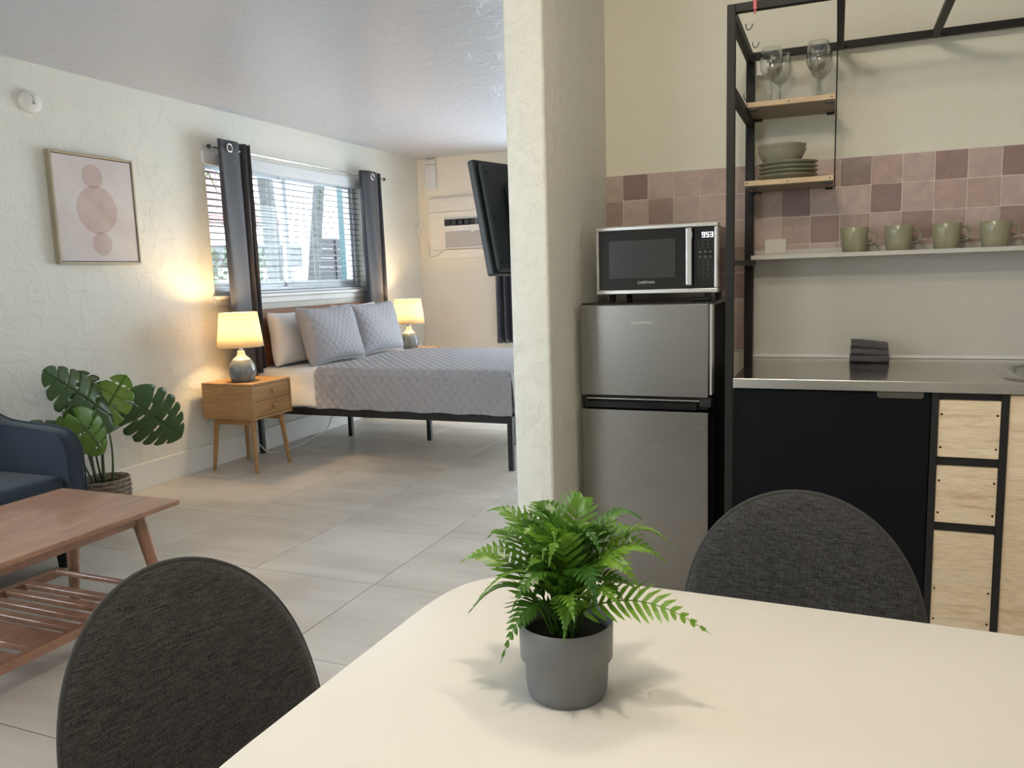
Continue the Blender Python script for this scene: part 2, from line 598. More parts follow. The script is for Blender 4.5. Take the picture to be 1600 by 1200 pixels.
def text_mesh(name, s, size, mat, parent, loc, xscale=1.0, rot=(PI / 2, 0, 0), extrude=0.0004, align='CENTER'):
    cu = bpy.data.curves.new('tmp_text', 'FONT')
    cu.body = s
    cu.size = size
    cu.extrude = extrude
    cu.align_x = align
    cu.align_y = 'CENTER'
    t = bpy.data.objects.new('tmp_text', cu)
    COL.objects.link(t)
    bpy.context.view_layer.update()
    me = bpy.data.meshes.new_from_object(t.evaluated_get(bpy.context.evaluated_depsgraph_get()))
    bpy.data.objects.remove(t)
    bpy.data.curves.remove(cu)
    me.materials.clear()
    me.materials.append(mat)
    o = bpy.data.objects.new(name, me)
    COL.objects.link(o)
    o.parent = parent
    o.location = loc
    o.rotation_euler = rot
    o.scale = (xscale, 1, 1)
    return o


# ------------------------------------------------------------------ room shell
WX = -3.955          # window wall plane
WY = 7.25            # far wall plane
KY = 3.176           # kitchen wall plaster plane
CZ = 2.43
RX = 2.0             # right wall
BY = -2.0            # wall behind the viewer
OUT = 0.2

floor = struct(MB().box(WX - OUT, RX + OUT, BY - OUT, WY + OUT, -0.12, -0.004).build('floor', GROUT))
TS = 0.6144
tile_me = None
x_lines = -1.891 * 1.24
y_lines = 2.134 * 1.24
tx0 = x_lines - TS * 3
ty0 = y_lines - 0.622 * 7
i = 0
for ix in range(0, 10):
    for iy in range(0, 15):
        xa, xb = tx0 + ix * TS, tx0 + (ix + 1) * TS
        ya, yb = ty0 + iy * 0.622, ty0 + (iy + 1) * 0.622
        if xa > RX or ya > WY:
            continue
        cut = xa < WX or xb > RX or yb > WY
        xa2, xb2, yb2 = max(xa, WX), min(xb, RX), min(yb, WY)
        if cut:
            o = MB().box(xa2 - xa + 0.002, xb2 - xa - 0.002, 0.002, yb2 - ya - 0.002, -0.004, 0.0, 0.0008).build('floor_tile', FLOORTILE, floor)
        else:
            if tile_me is None:
                o = MB().box(0.002, TS - 0.002, 0.002, 0.622 - 0.002, -0.004, 0.0, 0.0008).build('floor_tile', FLOORTILE, floor)
                tile_me = o.data
            else:
                o = bpy.data.objects.new('floor_tile', tile_me)
                COL.objects.link(o)
                o.parent = floor
        o.location = (xa, ya, 0)

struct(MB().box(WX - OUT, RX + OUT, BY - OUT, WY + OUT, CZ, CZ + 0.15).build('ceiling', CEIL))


def wall_open(name, axis, p0, p1, a0, a1, z0, z1, holes, mat):
    """wall slab with rectangular openings. axis 'x': slab between x p0..p1 running along y."""
    mb = MB()
    cuts = sorted(holes)

    def bx(a, b_, c_, d):
        if b_ - a < 1e-4 or d - c_ < 1e-4:
            return
        if axis == 'x':
            mb.box(p0, p1, a, b_, c_, d)
        else:
            mb.box(a, b_, p0, p1, c_, d)
    cur = a0
    for (h0, h1, hz0, hz1) in cuts:
        bx(cur, h0, z0, z1)
        bx(h0, h1, z0, hz0)
        bx(h0, h1, hz1, z1)
        cur = h1
    bx(cur, a1, z0, z1)
    return struct(mb.build(name, mat))


WIN = (4.285, 6.195, 1.165, 2.135)
LWIN = (-0.1, 1.7, 0.92, 2.15)
wall_open('wall_left', 'x', WX - OUT, WX, BY - OUT, WY + OUT, -0.1, CZ, [WIN, LWIN], WALL)
FWIN = (-2.85, -0.35, 0.10, 2.16)  # opening enlarged out of view to let in more daylight
wall_open('wall_far', 'y', WY, WY + OUT, WX, RX + OUT, -0.1, CZ, [FWIN], FARW)
RWIN = (-3.8, -2.4, 0.60, 2.15)
wall_open('wall_rear', 'y', BY - OUT, BY, WX, RX + OUT, -0.1, CZ, [RWIN], WALL)
struct(MB().box(RX, RX + OUT, BY, WY, -0.1, CZ).build('wall_right', WALL))
struct(MB().box(-0.872, RX, KY, KY + 0.12, -0.0, CZ).build('wall_kitchen', KWALL))
PX0, PX1, PY0 = -1.003, -0.868, 2.445
# partition with hand-plastered, slightly rounded edges
struct(MB().prism(rrect(PX1 - PX0, 5.2 - PY0, 0.012, 3, (PX0 + PX1) / 2, (PY0 + 5.2) / 2), 0.0, CZ, 'z').build('wall_partition', PILLAR, smooth=True, angle=40))

# baseboards
struct(MB().box(WX, WX + 0.017, BY, WY, 0.0, 0.162, 0.003).build('baseboard_left', WHITE))
struct(MB().box(WX + 0.017, -1.0, WY - 0.017, WY, 0.0, 0.162, 0.003).build('baseboard_far', WHITE))

# ------------------------------------------------------------------ bedroom window
win = struct(bpy.data.objects.new('window_1', None))
COL.objects.link(win)
win.location = (WX - 0.09, 5.24, 1.165)
y0, y1, zt = -0.955, 0.955, 0.97
fx0, fx1 = -0.05, 0.025
MB().box(fx0, fx1, y0, y0 + 0.05, 0, zt, 0.004).build('window_jamb', WHITE_WIN, win)
MB().box(fx0, fx1, y1 - 0.05, y1, 0, zt, 0.004).build('window_jamb', WHITE_WIN, win)
MB().box(fx0, fx1, y0 + 0.05, y1 - 0.05, zt - 0.05, zt, 0.004).build('window_head', WHITE_WIN, win)
MB().box(fx0, fx1, y0 + 0.05, y1 - 0.05, 0, 0.045, 0.004).build('window_track', WHITE_WIN, win)
for (a, b_, xo) in ((y0 + 0.05, 0.02, -0.03), (-0.05, y1 - 0.05, 0.0)):
    s_ = MB()
    for q in ((a, a + 0.045, 0.045, zt - 0.05), (b_ - 0.045, b_, 0.045, zt - 0.05), (a + 0.045, b_ - 0.045, 0.045, 0.09), (a + 0.045, b_ - 0.045, zt - 0.095, zt - 0.05)):
        s_.box(xo - 0.014, xo + 0.014, q[0], q[1], q[2], q[3], 0.003)
    sash = s_.build('sash', WHITE_WIN, win)
    MB().box(xo - 0.002, xo + 0.002, a + 0.045, b_ - 0.045, 0.09, zt - 0.095).build('pane', GLASS, sash)
struct(MB().box(WX - 0.13, WX + 0.035, 4.262, 6.215, 1.140, 1.165, 0.004).build('trim_1', WHITE))
struct(MB().box(WX, WX + 0.012, 4.275, 6.205, 1.095, 1.140, 0.003).build('trim_2', WHITE))

# simple unseen windows: far wall, enlarged for daylight; behind the viewer, added for it
for nm, (a, b_, c_, d), yy in (('window_2', FWIN, WY + 0.12), ('added_window_3', RWIN, BY - 0.12)):
    w2 = struct(bpy.data.objects.new(nm, None))
    COL.objects.link(w2)
    w2.location = (a, yy, c_)
    W_, H_ = b_ - a, d - c_
    q = MB()
    q.box(0, 0.05, -0.03, 0.03, 0, H_).box(W_ - 0.05, W_, -0.03, 0.03, 0, H_).box(0.05, W_ - 0.05, -0.03, 0.03, 0, 0.05).box(0.05, W_ - 0.05, -0.03, 0.03, H_ - 0.05, H_)
    q.box(W_ / 2 - 0.03, W_ / 2 + 0.03, -0.03, 0.03, 0.05, H_ - 0.05)
    q.build('window_frame', WHITE_WIN, w2)
    MB().box(0.05, W_ / 2 - 0.03, -0.002, 0.002, 0.05, H_ - 0.05).build('pane', GLASS, w2)
    MB().box(W_ / 2 + 0.03, W_ - 0.05, -0.002, 0.002, 0.05, H_ - 0.05).build('pane', GLASS, w2)

w4 = struct(bpy.data.objects.new('added_window_4', None))  # unseen window over the sofa, added to lighten the room
COL.objects.link(w4)
w4.location = (WX - 0.12, LWIN[0], LWIN[2])
W_, H_ = LWIN[1] - LWIN[0], LWIN[3] - LWIN[2]
q = MB()
q.box(-0.03, 0.03, 0, 0.05, 0, H_).box(-0.03, 0.03, W_ - 0.05, W_, 0, H_).box(-0.03, 0.03, 0.05, W_ - 0.05, 0, 0.05).box(-0.03, 0.03, 0.05, W_ - 0.05, H_ - 0.05, H_)
q.build('window_frame', WHITE_WIN, w4)
MB().box(-0.002, 0.002, 0.05, W_ - 0.05, 0.05, H_ - 0.05).build('pane', GLASS, w4)

# blind
bl = thing('window_blind', (WX, 5.24, 2.135), 'white venetian blind with open slats hanging in the bedroom window', 'blind')
MB().box(-0.055, 0.014, -0.975, 0.945, -0.085, 0.0, 0.006, 2).build('valance', SILVERG, bl)
n_sl = 19
slat = None
for k in range(n_sl):
    zz = -0.128 - k * 0.0455
    if slat is None:
        slat = MB().grid(2, 5, lambda i_, j: (-0.022 + 0.044 * j / 4, -0.94 + 1.88 * i_, 0.003 * (1 - ((j - 2) / 2) ** 2))).build('slat', SLATM, bl, smooth=True)
        md = slat.modifiers.new('thickness', 'SOLIDIFY')
        md.thickness = 0.0018
        slat.location = (-0.03, 0, zz)
        slat.rotation_euler = (0, math.radians(-4), 0)
    else:
        o = slat.copy()
        COL.objects.link(o)
        o.parent = bl
        o.location = (-0.03, 0, zz)
MB().box(-0.052, -0.008, -0.94, 0.94, -0.968, -0.950, 0.003).build('bottom_rail', SILVERG, bl)
for yy in (-0.80, -0.27, 0.27, 0.80):
    MB().tube([(-0.054, yy, -0.08), (-0.054, yy, -0.955)], 0.0012, 5).build('ladder_cord', SILVERG, bl)
    MB().tube([(-0.007, yy, -0.08), (-0.007, yy, -0.955)], 0.0012, 5).build('ladder_cord', SILVERG, bl)

# curtain rod and curtains
rod = thing('curtain_rod', (-3.865, 5.34, 2.152), 'thin silver curtain rod above the bedroom window', 'curtain rod')
MB().tube([(0, -1.085, 0), (0, 1.10, 0)], 0.009, 12).build('rod', CHROME, rod, smooth=True, angle=40)
for yy in (-1.095, 1.105):
    o = MB().lathe([(0, -0.012), (0.013, -0.010), (0.013, 0.010), (0, 0.012)], 14).build('end_cap', BLACK, rod)
    o.location = (0, yy, 0)
    o.rotation_euler = (PI / 2, 0, 0)
for yy in (-1.04, 0.05, 1.06):
    MB().tube([(-0.09, yy, 0.018), (-0.02, yy, 0.014), (0, yy, -0.012)], 0.004, 8).build('bracket', CHROME, rod)


def curtain(name, y_prof, x_off, ztop, zbot, loc, label, rings, axis='y'):
    """y_prof: plan profile points (across, depth); sheet with thickness"""
    t = thing(name, loc, label, 'curtain')
    prof = spline([(a, d, 0) for a, d in y_prof], 8)
    nz = 24

    def fn(i_, j):
        p = prof[i_]
        f = j / (nz - 1)
        z = zbot + (ztop - zbot) * f
        am = 1.0 + 0.12 * (1 - f)
        w = 0.004 * math.sin(i_ * 0.7 + f * 5)
        a, d = p.x + w * 0.5 * (1 - f), p.y * am + w
        return (d, a, z) if axis == 'y' else (a, d, z)
    c_ = MB().grid(len(prof), nz, fn).build('panel', CURTAIN, t, smooth=True)
    md = c_.modifiers.new('thickness', 'SOLIDIFY')
    md.thickness = 0.004
    for (a, d, rot) in rings:
        mb = MB()
        mb.tube([(0, 0.026 * math.cos(2 * PI * k / 20), 0.026 * math.sin(2 * PI * k / 20)) for k in range(20)], 0.0055, 8, closed=True)
        g = mb.build('grommet', CHROME, t, smooth=True)
        g.location = (d, a, ztop - 0.05) if axis == 'y' else (a, d, ztop - 0.05)
        g.rotation_euler = (0, 0, rot)
    return t


curtain('curtain', [(-0.17, 0.035), (-0.13, 0.045), (0.03, 0.035), (0.05, -0.01), (0.02, -0.045), (0.06, -0.05), (0.085, 0.01), (0.10, 0.035), (0.115, 0.005), (0.10, -0.04), (0.125, -0.045), (0.14, 0.01), (0.15, 0.03), (0.165, 0.0)],
        0, 2.205, 0.602, (-3.865, 4.46, 0), 'grey curtain panel gathered at the left side of the bedroom window, behind the nearer lamp', [(-0.075, 0.046, 0.05)])
curtain('curtain', [(-0.17, 0.0), (-0.155, 0.03), (-0.05, 0.055), (0.05, 0.04), (0.075, 0.0), (0.06, -0.04), (0.09, -0.045), (0.105, 0.02), (0.125, 0.03), (0.14, -0.01), (0.155, 0.02), (0.17, -0.01)],
        0, 2.190, 0.602, (-3.865, 6.21, 0), 'grey curtain panel at the right side of the bedroom window, beside the headboard end', [(-0.05, 0.058, 0.05)])
curtain('curtain', [(-0.16, 0.0), (-0.12, -0.04), (-0.09, 0.03), (-0.05, -0.04), (-0.02, 0.03), (0.02, -0.04), (0.05, 0.03), (0.09, -0.04), (0.12, 0.02), (0.16, -0.02)],
        0, 2.20, 0.585, (-2.93, WY - 0.09, 0), 'grey curtain hanging on the far wall beneath the tilted television', [], axis='x')
r2 = thing('curtain_rod', (-2.0, WY - 0.09, 2.16), 'thin silver curtain rod on the far wall behind the television', 'curtain rod')
MB().tube([(-1.12, 0, 0), (1.0, 0, 0)], 0.009, 12).build('rod', CHROME, r2, smooth=True, angle=40)
for xx in (-1.0, 0.9):
    MB().tube([(xx, 0.088, 0.018), (xx, 0.02, 0.014), (xx, 0, -0.012)], 0.004, 8).build('bracket', CHROME, r2)

# ------------------------------------------------------------------ outside the bedroom window
struct(MB().box(-40, WX - OUT, -10, 40, -0.4, -0.15).build('ground', PAVE))


def palm(loc, top, r, label, crown=True):
    t = thing('palm_tree', loc, label, 'palm tree')
    p = spline([(0, 0, 0), (top[0] * 0.3, top[1] * 0.3, top[2] * 0.35), (top[0] * 0.65, top[1] * 0.65, top[2] * 0.7), top], 10)
    MB().tube(p, [r * (1.15 - 0.3 * k / (len(p) - 1)) * (1 + 0.05 * (k % 2)) for k in range(len(p))], 14).build('trunk', TRUNK, t, smooth=True)
    if crown:
        for k in range(11):
            a = 2 * PI * k / 11 + 0.2
            ln = 1.5 + 0.3 * math.sin(k * 2.3)
            sp = bez(top, (top[0] + 0.5 * ln * math.cos(a), top[1] + 0.5 * ln * math.sin(a), top[2] + 0.55), (top[0] + ln * math.cos(a), top[1] + ln * math.sin(a), top[2] - 0.5 - 0.3 * (k % 3)), 14)
            mb = MB()
            for i_ in range(2, 15):
                p_ = sp[i_]
                d = (sp[min(i_ + 1, 14)] - sp[i_ - 1]).normalized()
                sd = d.cross(Vector((0, 0, 1))).normalized()
                l2 = 0.38 * (1 - abs(i_ / 14 - 0.4))
                for s_ in (-1, 1):
                    tip = p_ + sd * s_ * l2 + d * 0.2 - Vector((0, 0, 0.16))
                    mb.face([p_ - d * 0.02, p_ + d * 0.03, tip])
            mb.build('frond', LEAFOUT, t, recalc=False)
    return t


palm((-6.0, 7.15, -0.15), (-0.1, -0.1, 3.6), 0.085, 'grey palm trunk outside the window, left of its centre bar, beside the curtain')
palm((-6.2, 7.83, -0.15), (-0.05, -0.22, 4.2), 0.09, 'grey palm trunk outside the window, just left of the centre bar', False)
palm((-6.4, 8.52, -0.15), (0.1, 0.75, 4.4), 0.075, 'slim leaning palm trunk outside the right half of the window', False)
h = thing('house', (-13.0, 12.3, -0.15), 'white house with a red roof seen through the bedroom window', 'house')
MB().box(-3, 0, -4.0, 3.2, 0, 2.75).build('wall', STUCCO, h)
MB().prism([(-3.4, 2.75), (0.5, 2.75), (0.5, 2.9), (-1.45, 4.3), (-3.4, 2.9)], -4.4, 3.6, 'y').build('roof', ROOFRED, h)
for yy in (-2.6, -0.3, 1.6):
    w_ = MB().box(0, 0.04, yy - 0.4, yy + 0.4, 1.0, 2.1).build('window', OUTGREY, h)
    MB().box(0.04, 0.05, yy - 0.33, yy + 0.33, 1.07, 2.03).build('pane', OUTDARK, w_)
g_ = thing('louvred_gate', (-8.0, 11.62, -0.15), 'dark louvred gate seen through the right half of the bedroom window', 'gate')
for yy in (-0.56, 0.0, 0.56):
    MB().box(-0.03, 0.03, yy - 0.03, yy + 0.03, 0, 2.12).build('post', OUTDARK, g_)
sl0 = None
for k in range(13):
    o = MB().box(-0.012, 0.012, -0.55, 0.55, 0.06 + k * 0.157, 0.06 + k * 0.157 + 0.154).build('slat', OUTDARK, g_)
cp = thing('shed', (-8.3, 10.35, -0.15), 'low grey shed with a flat roof outside the window, beside a dark gate', 'shed')
MB().box(-1.0, 0.0, -0.55, 0.55, 0, 1.65).build('wall', STUCCO, cp)
MB().box(-1.1, 0.1, -0.62, 0.62, 1.65, 2.0, 0.02).build('roof', OUTGREY, cp)
tp = thing('teal_post', (-6.0, 8.98, -0.15), 'teal painted post outside the right edge of the bedroom window', 'post')
MB().box(-0.06, 0.06, -0.09, 0.09, 0.1, 3.4, 0.01).build('shaft', TEAL, tp)
MB().box(-0.10, 0.10, -0.13, 0.13, 0.0, 0.1, 0.01).build('foot', TEAL, tp)


def shrub(loc, r, hgt, label, n=420):
    t = thing('shrub', loc, label, 'shrub')
    MB().tube([(0, 0, 0), (0.02, 0, hgt * 0.5), (0, 0.02, hgt * 0.8)], [0.03, 0.02, 0.01], 7).build('stem', TRUNK, t)
    mb = MB()
    rnd = random.Random(int(loc[1] * 100))
    for k in range(n):
        a, b_ = rnd.uniform(0, 2 * PI), rnd.uniform(0, 1)
        rr = r * math.sqrt(rnd.random()) * math.sin(PI * (0.15 + 0.8 * b_))
        p_ = Vector((rr * math.cos(a), rr * math.sin(a), hgt * (0.1 + 0.9 * b_)))
        d = Vector((math.cos(a) + rnd.uniform(-.5, .5), math.sin(a) + rnd.uniform(-.5, .5), rnd.uniform(-.3, .9))).normalized()
        sd = d.orthogonal().normalized() * 0.03
        mb.face([p_, p_ + d * 0.07 + sd, p_ + d * 0.16, p_ + d * 0.07 - sd])
    mb.build('foliage', LEAFOUT, t, recalc=False)['kind'] = 'stuff'


shrub((-5.6, 6.2, -0.15), 0.5, 1.7, 'green shrub outside the window, left of the left curtain')
shrub((-6.6, 8.0, -0.15), 0.2, 1.75, 'small bright shrub between two palm trunks outside the window')

# ------------------------------------------------------------------ wall things (bedroom side)
sd_ = thing('smoke_detector', (WX, 3.047, 2.222), 'round cream smoke detector high on the left wall', 'smoke detector')
o = MB().lathe([(0, 0), (0.058, 0), (0.058, 0.016), (0.054, 0.030), (0.042, 0.038), (0, 0.040)], 36).build('housing', PLATEW, sd_, smooth=True, angle=40)
o.rotation_euler = (0, PI / 2, 0)
MB().box(0.0398, 0.0412, -0.012, 0.008, -0.012, -0.010).box(0.0398, 0.0412, -0.012, 0.006, -0.006, -0.004).box(0.0398, 0.0412, -0.012, 0.004, 0.0, 0.002).build('vent', GLOSSBLK, sd_)
o = MB().tube([(0.0385, 0.005, -0.012), (0.0395, 0.002, 0.012), (0.0395, -0.010, 0.034)], 0.0012, 6).build('seam', BRONZE, sd_)

pic = thing('framed_picture', (WX, 3.375, 1.685), 'framed abstract print of three blush circles on the left wall', 'picture')
pw, ph_ = 0.275, 0.305
for q in ((-pw, -pw + 0.012, -ph_, ph_), (pw - 0.012, pw, -ph_, ph_)):
    MB().box(0.002, 0.04, q[0], q[1], q[2], q[3], 0.0015).build('frame_side', FRAMEP, pic)
for q in ((-pw + 0.012, pw - 0.012, -ph_, -ph_ + 0.012), (-pw + 0.012, pw - 0.012, ph_ - 0.012, ph_)):
    MB().box(0.002, 0.04, q[0], q[1], q[2], q[3], 0.0015).build('frame_side', FRAMEP, pic)
m, nt, b = new_mat('blush_print')
tc = nt.nodes.new('ShaderNodeTexCoord')
sep = nt.nodes.new('ShaderNodeSeparateXYZ')
nt.links.new(tc.outputs['Object'], sep.inputs[0])
base = ramp(nt, noise(nt, tc.outputs['Object'], 6, 3), [(0.3, L((0.60, 0.54, 0.53))), (0.7, L((0.68, 0.63, 0.62)))])
for (cy_, cz_, rr) in ((-0.012, 0.185, 0.068), (0.0, 0.0, 0.135), (0.012, -0.190, 0.066)):
    def mth(op, a, b_=None):
        n_ = nt.nodes.new('ShaderNodeMath')
        n_.operation = op
        for k, v_ in enumerate((a, b_)):
            if v_ is None:
                continue
            if isinstance(v_, (int, float)):
                n_.inputs[k].default_value = v_
            else:
                nt.links.new(v_, n_.inputs[k])
        return n_.outputs[0]
    dy = mth('SUBTRACT', sep.outputs[1], cy_)
    dz = mth('SUBTRACT', sep.outputs[2], cz_)
    dd = mth('SQRT', mth('ADD', mth('MULTIPLY', dy, dy), mth('MULTIPLY', dz, dz)))
    inside = mth('LESS_THAN', dd, rr)
    wash = ramp(nt, noise(nt, tc.outputs['Object'], 9, 4), [(0.3, L((0.66, 0.48, 0.43))), (0.7, L((0.78, 0.62, 0.56)))])
    fac = mth('MULTIPLY', inside, 0.62)
    base = mix(nt, fac, base, mix(nt, 1.0, base, wash, 'MULTIPLY'))
nt.links.new(base, b.inputs['Base Color'])
b.inputs['Roughness'].default_value = 0.75
MB().box(0.004, 0.034, -pw + 0.016, pw - 0.016, -ph_ + 0.016, ph_ - 0.016, 0.001).build('canvas', m, pic)

# conduit box and air conditioner on the far wall
cb = thing('junction_box', (-3.785, WY, 2.245), 'white rectangular box high on the far wall near the corner', 'box')
MB().box(-0.062, 0.055, -0.045, 0, -0.125, 0.115, 0.004).build('cover', ACBODY, cb)
MB().box(-0.055, 0.050, -0.040, 0, 0.116, 0.170, 0.006).build('conduit', PLATEW, cb)
ac = thing('air_conditioner', (-3.52, WY, 1.73), 'white wall air conditioner with grey grille boxed in whitewashed boards', 'air conditioner')
MB().box(-0.31, 0.72, -0.028, 0, 0.165, 0.30, 0.003).build('surround_board', PANELW, ac)
MB().box(-0.31, -0.135, -0.026, 0, -0.21, 0.163, 0.003).build('surround_board', PANELW, ac)
MB().box(0.52, 0.72, -0.026, 0, -0.21, 0.163, 0.003).build('surround_board', PANELW, ac)
MB().box(-0.31, 0.72, -0.030, 0, -0.30, -0.212, 0.003).build('surround_board', PANELW, ac)
MB().box(-0.133, 0.518, -0.032, 0, 0.095, 0.163, 0.003).build('surround_board', PANELW, ac)
MB().box(-0.133, 0.518, -0.050, 0, -0.205, 0.093, 0.006, 2).build('housing', ACBODY, ac)
lv = MB().box(-0.125, 0.51, -0.053, -0.048, 0.022, 0.085, 0.002).build('outlet_louvre', GLOSSBLK, ac)
for k in range(9):
    MB().box(-0.11 + k * 0.07, -0.065 + k * 0.07, -0.056, -0.053, 0.030, 0.077, 0.003).build('vane', OUTGREY, lv)
gr = MB().box(-0.12, 0.50, -0.056, -0.050, -0.195, -0.035, 0.002).build('intake_grille', ACGRILLE, ac)
for k in range(14):
    MB().box(-0.115, 0.495, -0.058, -0.056, -0.190 + k * 0.011, -0.186 + k * 0.011).build('grille_slat', ACGRILLE, gr)
MB().prism([(0.165, -0.03), (0.21, -0.03), (0.205, -0.048), (0.17, -0.048)], -0.060, -0.05, 'y').build('badge', ACBODY, ac)
for k in range(8):
    MB().box(-0.03 + k * 0.045, -0.018 + k * 0.045, -0.0515, -0.050, -0.010, -0.004).build('button', ACGRILLE, ac)
tag(MB().tube(spline([(-0.42, 0.14, 0.02), (-0.435, 0.16, 0.03), (-0.38, 0.2, 0.06), (-0.33, 0.205, 0.00), (-0.35, 0.205, -0.06), (-0.40, 0.18, 0.03), (-0.41, 0.17, -0.05), (-0.35, 0.21, -0.15), (-0.31, 0.215, -0.27), (-0.24, 0.21, -0.27), (-0.15, 0.20, -0.225)], 8), 0.005, 7).build('power_cord', CORD, None, smooth=True, loc=(-3.52, WY - 0.25, 1.73)),
    'tangled white cord in the far corner beside the air conditioner', 'cord')

# television on the partition
tv = thing('television', (-1.125, 3.09, 1.452), 'black flat television tilted out from the partition wall', 'television', rz=math.radians(-17))
tl = Matrix.Rotation(math.radians(-11), 4, 'Y')
MB().box(-0.022, 0.008, -0.365, 0.365, -0.213, 0.226, 0.006, 2, tl).build('bezel', DARKPL, tv)
MB().box(-0.0235, -0.0215, -0.352, 0.352, -0.198, 0.203, 0, 1, tl).build('screen', GLOSSBLK, tv)
MB().box(0.008, 0.030, -0.350, 0.350, -0.205, 0.215, 0.012, 2, tl).build('back_cover', DARKPL, tv)
MB().box(0.030, 0.052, -0.24, 0.24, -0.20, 0.13, 0.015, 2, tl).build('back_bulge', DARKPL, tv)
for zz in (-0.17, 0.0, 0.17):
    o = MB().lathe([(0, 0), (0.007, 0), (0.007, 0.003), (0.004, 0.004), (0, 0.004)], 12).build('screw', GLOSSBLK, tv)
    o.matrix_local = tl @ Matrix.Translation((0.0295, -0.325, zz)) @ Matrix.Rotation(PI / 2, 4, 'Y')
MB().box(0.05, 0.12, -0.05, 0.05, -0.05, 0.05, 0.008).build('wall_mount', BLACK, tv)

# ------------------------------------------------------------------ bed
BX0, BX1, BYa, BYb = -3.90, -1.885, 4.55, 6.07
bed = thing('bed', (-2.9, 5.31, 0), 'black metal platform bed with a brown wooden headboard', 'bed')
ox, oy = -2.9, 5.31


def bb(x0, x1, y0_, y1_, z0, z1, nm, mat=BLACK, bev=0.002):
    return MB().box(x0 - ox, x1 - ox, y0_ - oy, y1_ - oy, z0, z1, bev).build(nm, mat, bed)


bb(BX0, BX1, BYa, BYa + 0.03, 0.306, 0.354, 'side_rail')
bb(BX0, BX1, BYb - 0.03, BYb, 0.306, 0.354, 'side_rail')
bb(BX1 - 0.03, BX1, BYa + 0.03, BYb - 0.03, 0.306, 0.354, 'end_rail')
bb(BX0, BX0 + 0.03, BYa + 0.03, BYb - 0.03, 0.306, 0.354, 'end_rail')
bb(BX0 + 0.03, BX1 - 0.03, 5.27, 5.30, 0.306, 0.350, 'centre_rail')
for (x_, y_) in ((BX1 - 0.034, BYa), (BX1 - 0.034, BYb - 0.034), (BX0, BYa), (BX0, BYb - 0.034), (-3.61, 5.268), (-2.895, 5.268), (-2.2, 5.268)):
    bb(x_, x_ + 0.034, y_, y_ + 0.034, 0, 0.306, 'leg')
for k in range(10):
    xs = BX0 + 0.12 + k * 0.19
    bb(xs, xs + 0.06, BYa + 0.03, BYb - 0.03, 0.334, 0.350, 'slat')
bb(-3.938, -3.91, 4.50, 6.12, 0.30, 1.050, 'headboard', HEADWOOD, 0.006)

mt = tag(MB().box(-3.895, -1.90, 4.565, 6.055, 0.355, 0.625, 0.045, 4).build('mattress', LINEN, None, smooth=True), 'white mattress lying on the black bed frame under the grey quilt', 'mattress')


def drape(name, mat, x0, x1, off, zb, nx, ny, quilted, label, cat, zwave=0.004, yfar=True):
    """cloth over the mattress: profile across y down both sides, optional foot drop at x1"""
    yA, yB, zT, r = 4.565 - off, 6.055 + off, 0.625 + off, 0.055
    prof = []
    sideA = zT - r - zb
    top = (yB - yA) - 2 * r
    arc = PI / 2 * r
    Ltot = 2 * sideA + 2 * arc + top

    def pos(s):
        if s < sideA:
            return (yA, zb + s, (0, -1, 0))
        s -= sideA
        if s < arc:
            a = s / r
            return (yA + r - r * math.cos(a), zT - r + r * math.sin(a), (0, -math.cos(a), math.sin(a)))
        s -= arc
        if s < top:
            return (yA + r + s, zT, (0, 0, 1))
        s -= top
        if s < arc:
            a = s / r
            return (yB - r + r * math.sin(a), zT - r + r * math.cos(a), (0, math.sin(a), math.cos(a)))
        s -= arc
        return (yB, zT - r - s, (0, 1, 0))
    rnd = random.Random(3)

    def fn(i_, j):
        x = x0 + (x1 - x0) * i_ / (nx - 1)
        s = Ltot * j / (ny - 1)
        y, z, n = pos(s)
        d = 0.0
        if quilted:
            p = 0.068
            a_ = (x * 1.0 + s * 0.85) / p
            b_ = (x * 1.0 - s * 0.85) / p
            ca, cb_ = abs(math.sin(PI * a_)), abs(math.sin(PI * b_))
            d = 0.011 * min(1, (min(ca, cb_) * 1.3)) ** 0.6
        d += zwave * (0.5 + 0.5 * math.sin(x * 9 + 2 * math.sin(s * 5)))
        z_ = z + n[2] * d
        y_ = y + n[1] * d
        if s < 0.02 or s > Ltot - 0.02:
            z_ += 0.004 * math.sin(x * 23)
        if x > x1 - 0.06:                     # rounded foot end
            t = (x - (x1 - 0.06)) / 0.06
            z_ -= 0.018 * t * t * (1 if n[2] > 0.5 else 0.2)
        return (x, y_, z_)
    o = MB().grid(nx, ny, fn).build(name, mat, None, smooth=True)
    md = o.modifiers.new('thickness', 'SOLIDIFY')
    md.thickness = 0.004
    return tag(o, label, cat)


drape('bed_sheet', LINEN, -3.88, -3.30, 0.004, 0.36, 30, 120, False, 'white sheet folded over the head end of the mattress', 'sheet')
drape('quilt', QUILT, -3.37, -1.880, 0.012, 0.358, 190, 240, True, 'light grey diamond-quilted coverlet spread over the bed', 'quilt', 0.002)
q = MB()
q.grid(20, 60, lambda i_, j: (-1.884 + 0.02 * math.sin(i_ / 19 * PI / 2), 4.555 + 1.51 * j / 59, 0.636 - 0.285 * i_ / 19))
fe = q.build('quilt_foot_drop', QUILT, None, smooth=True)
fe.parent = bpy.data.objects['quilt']
fe.name = 'foot_drop'


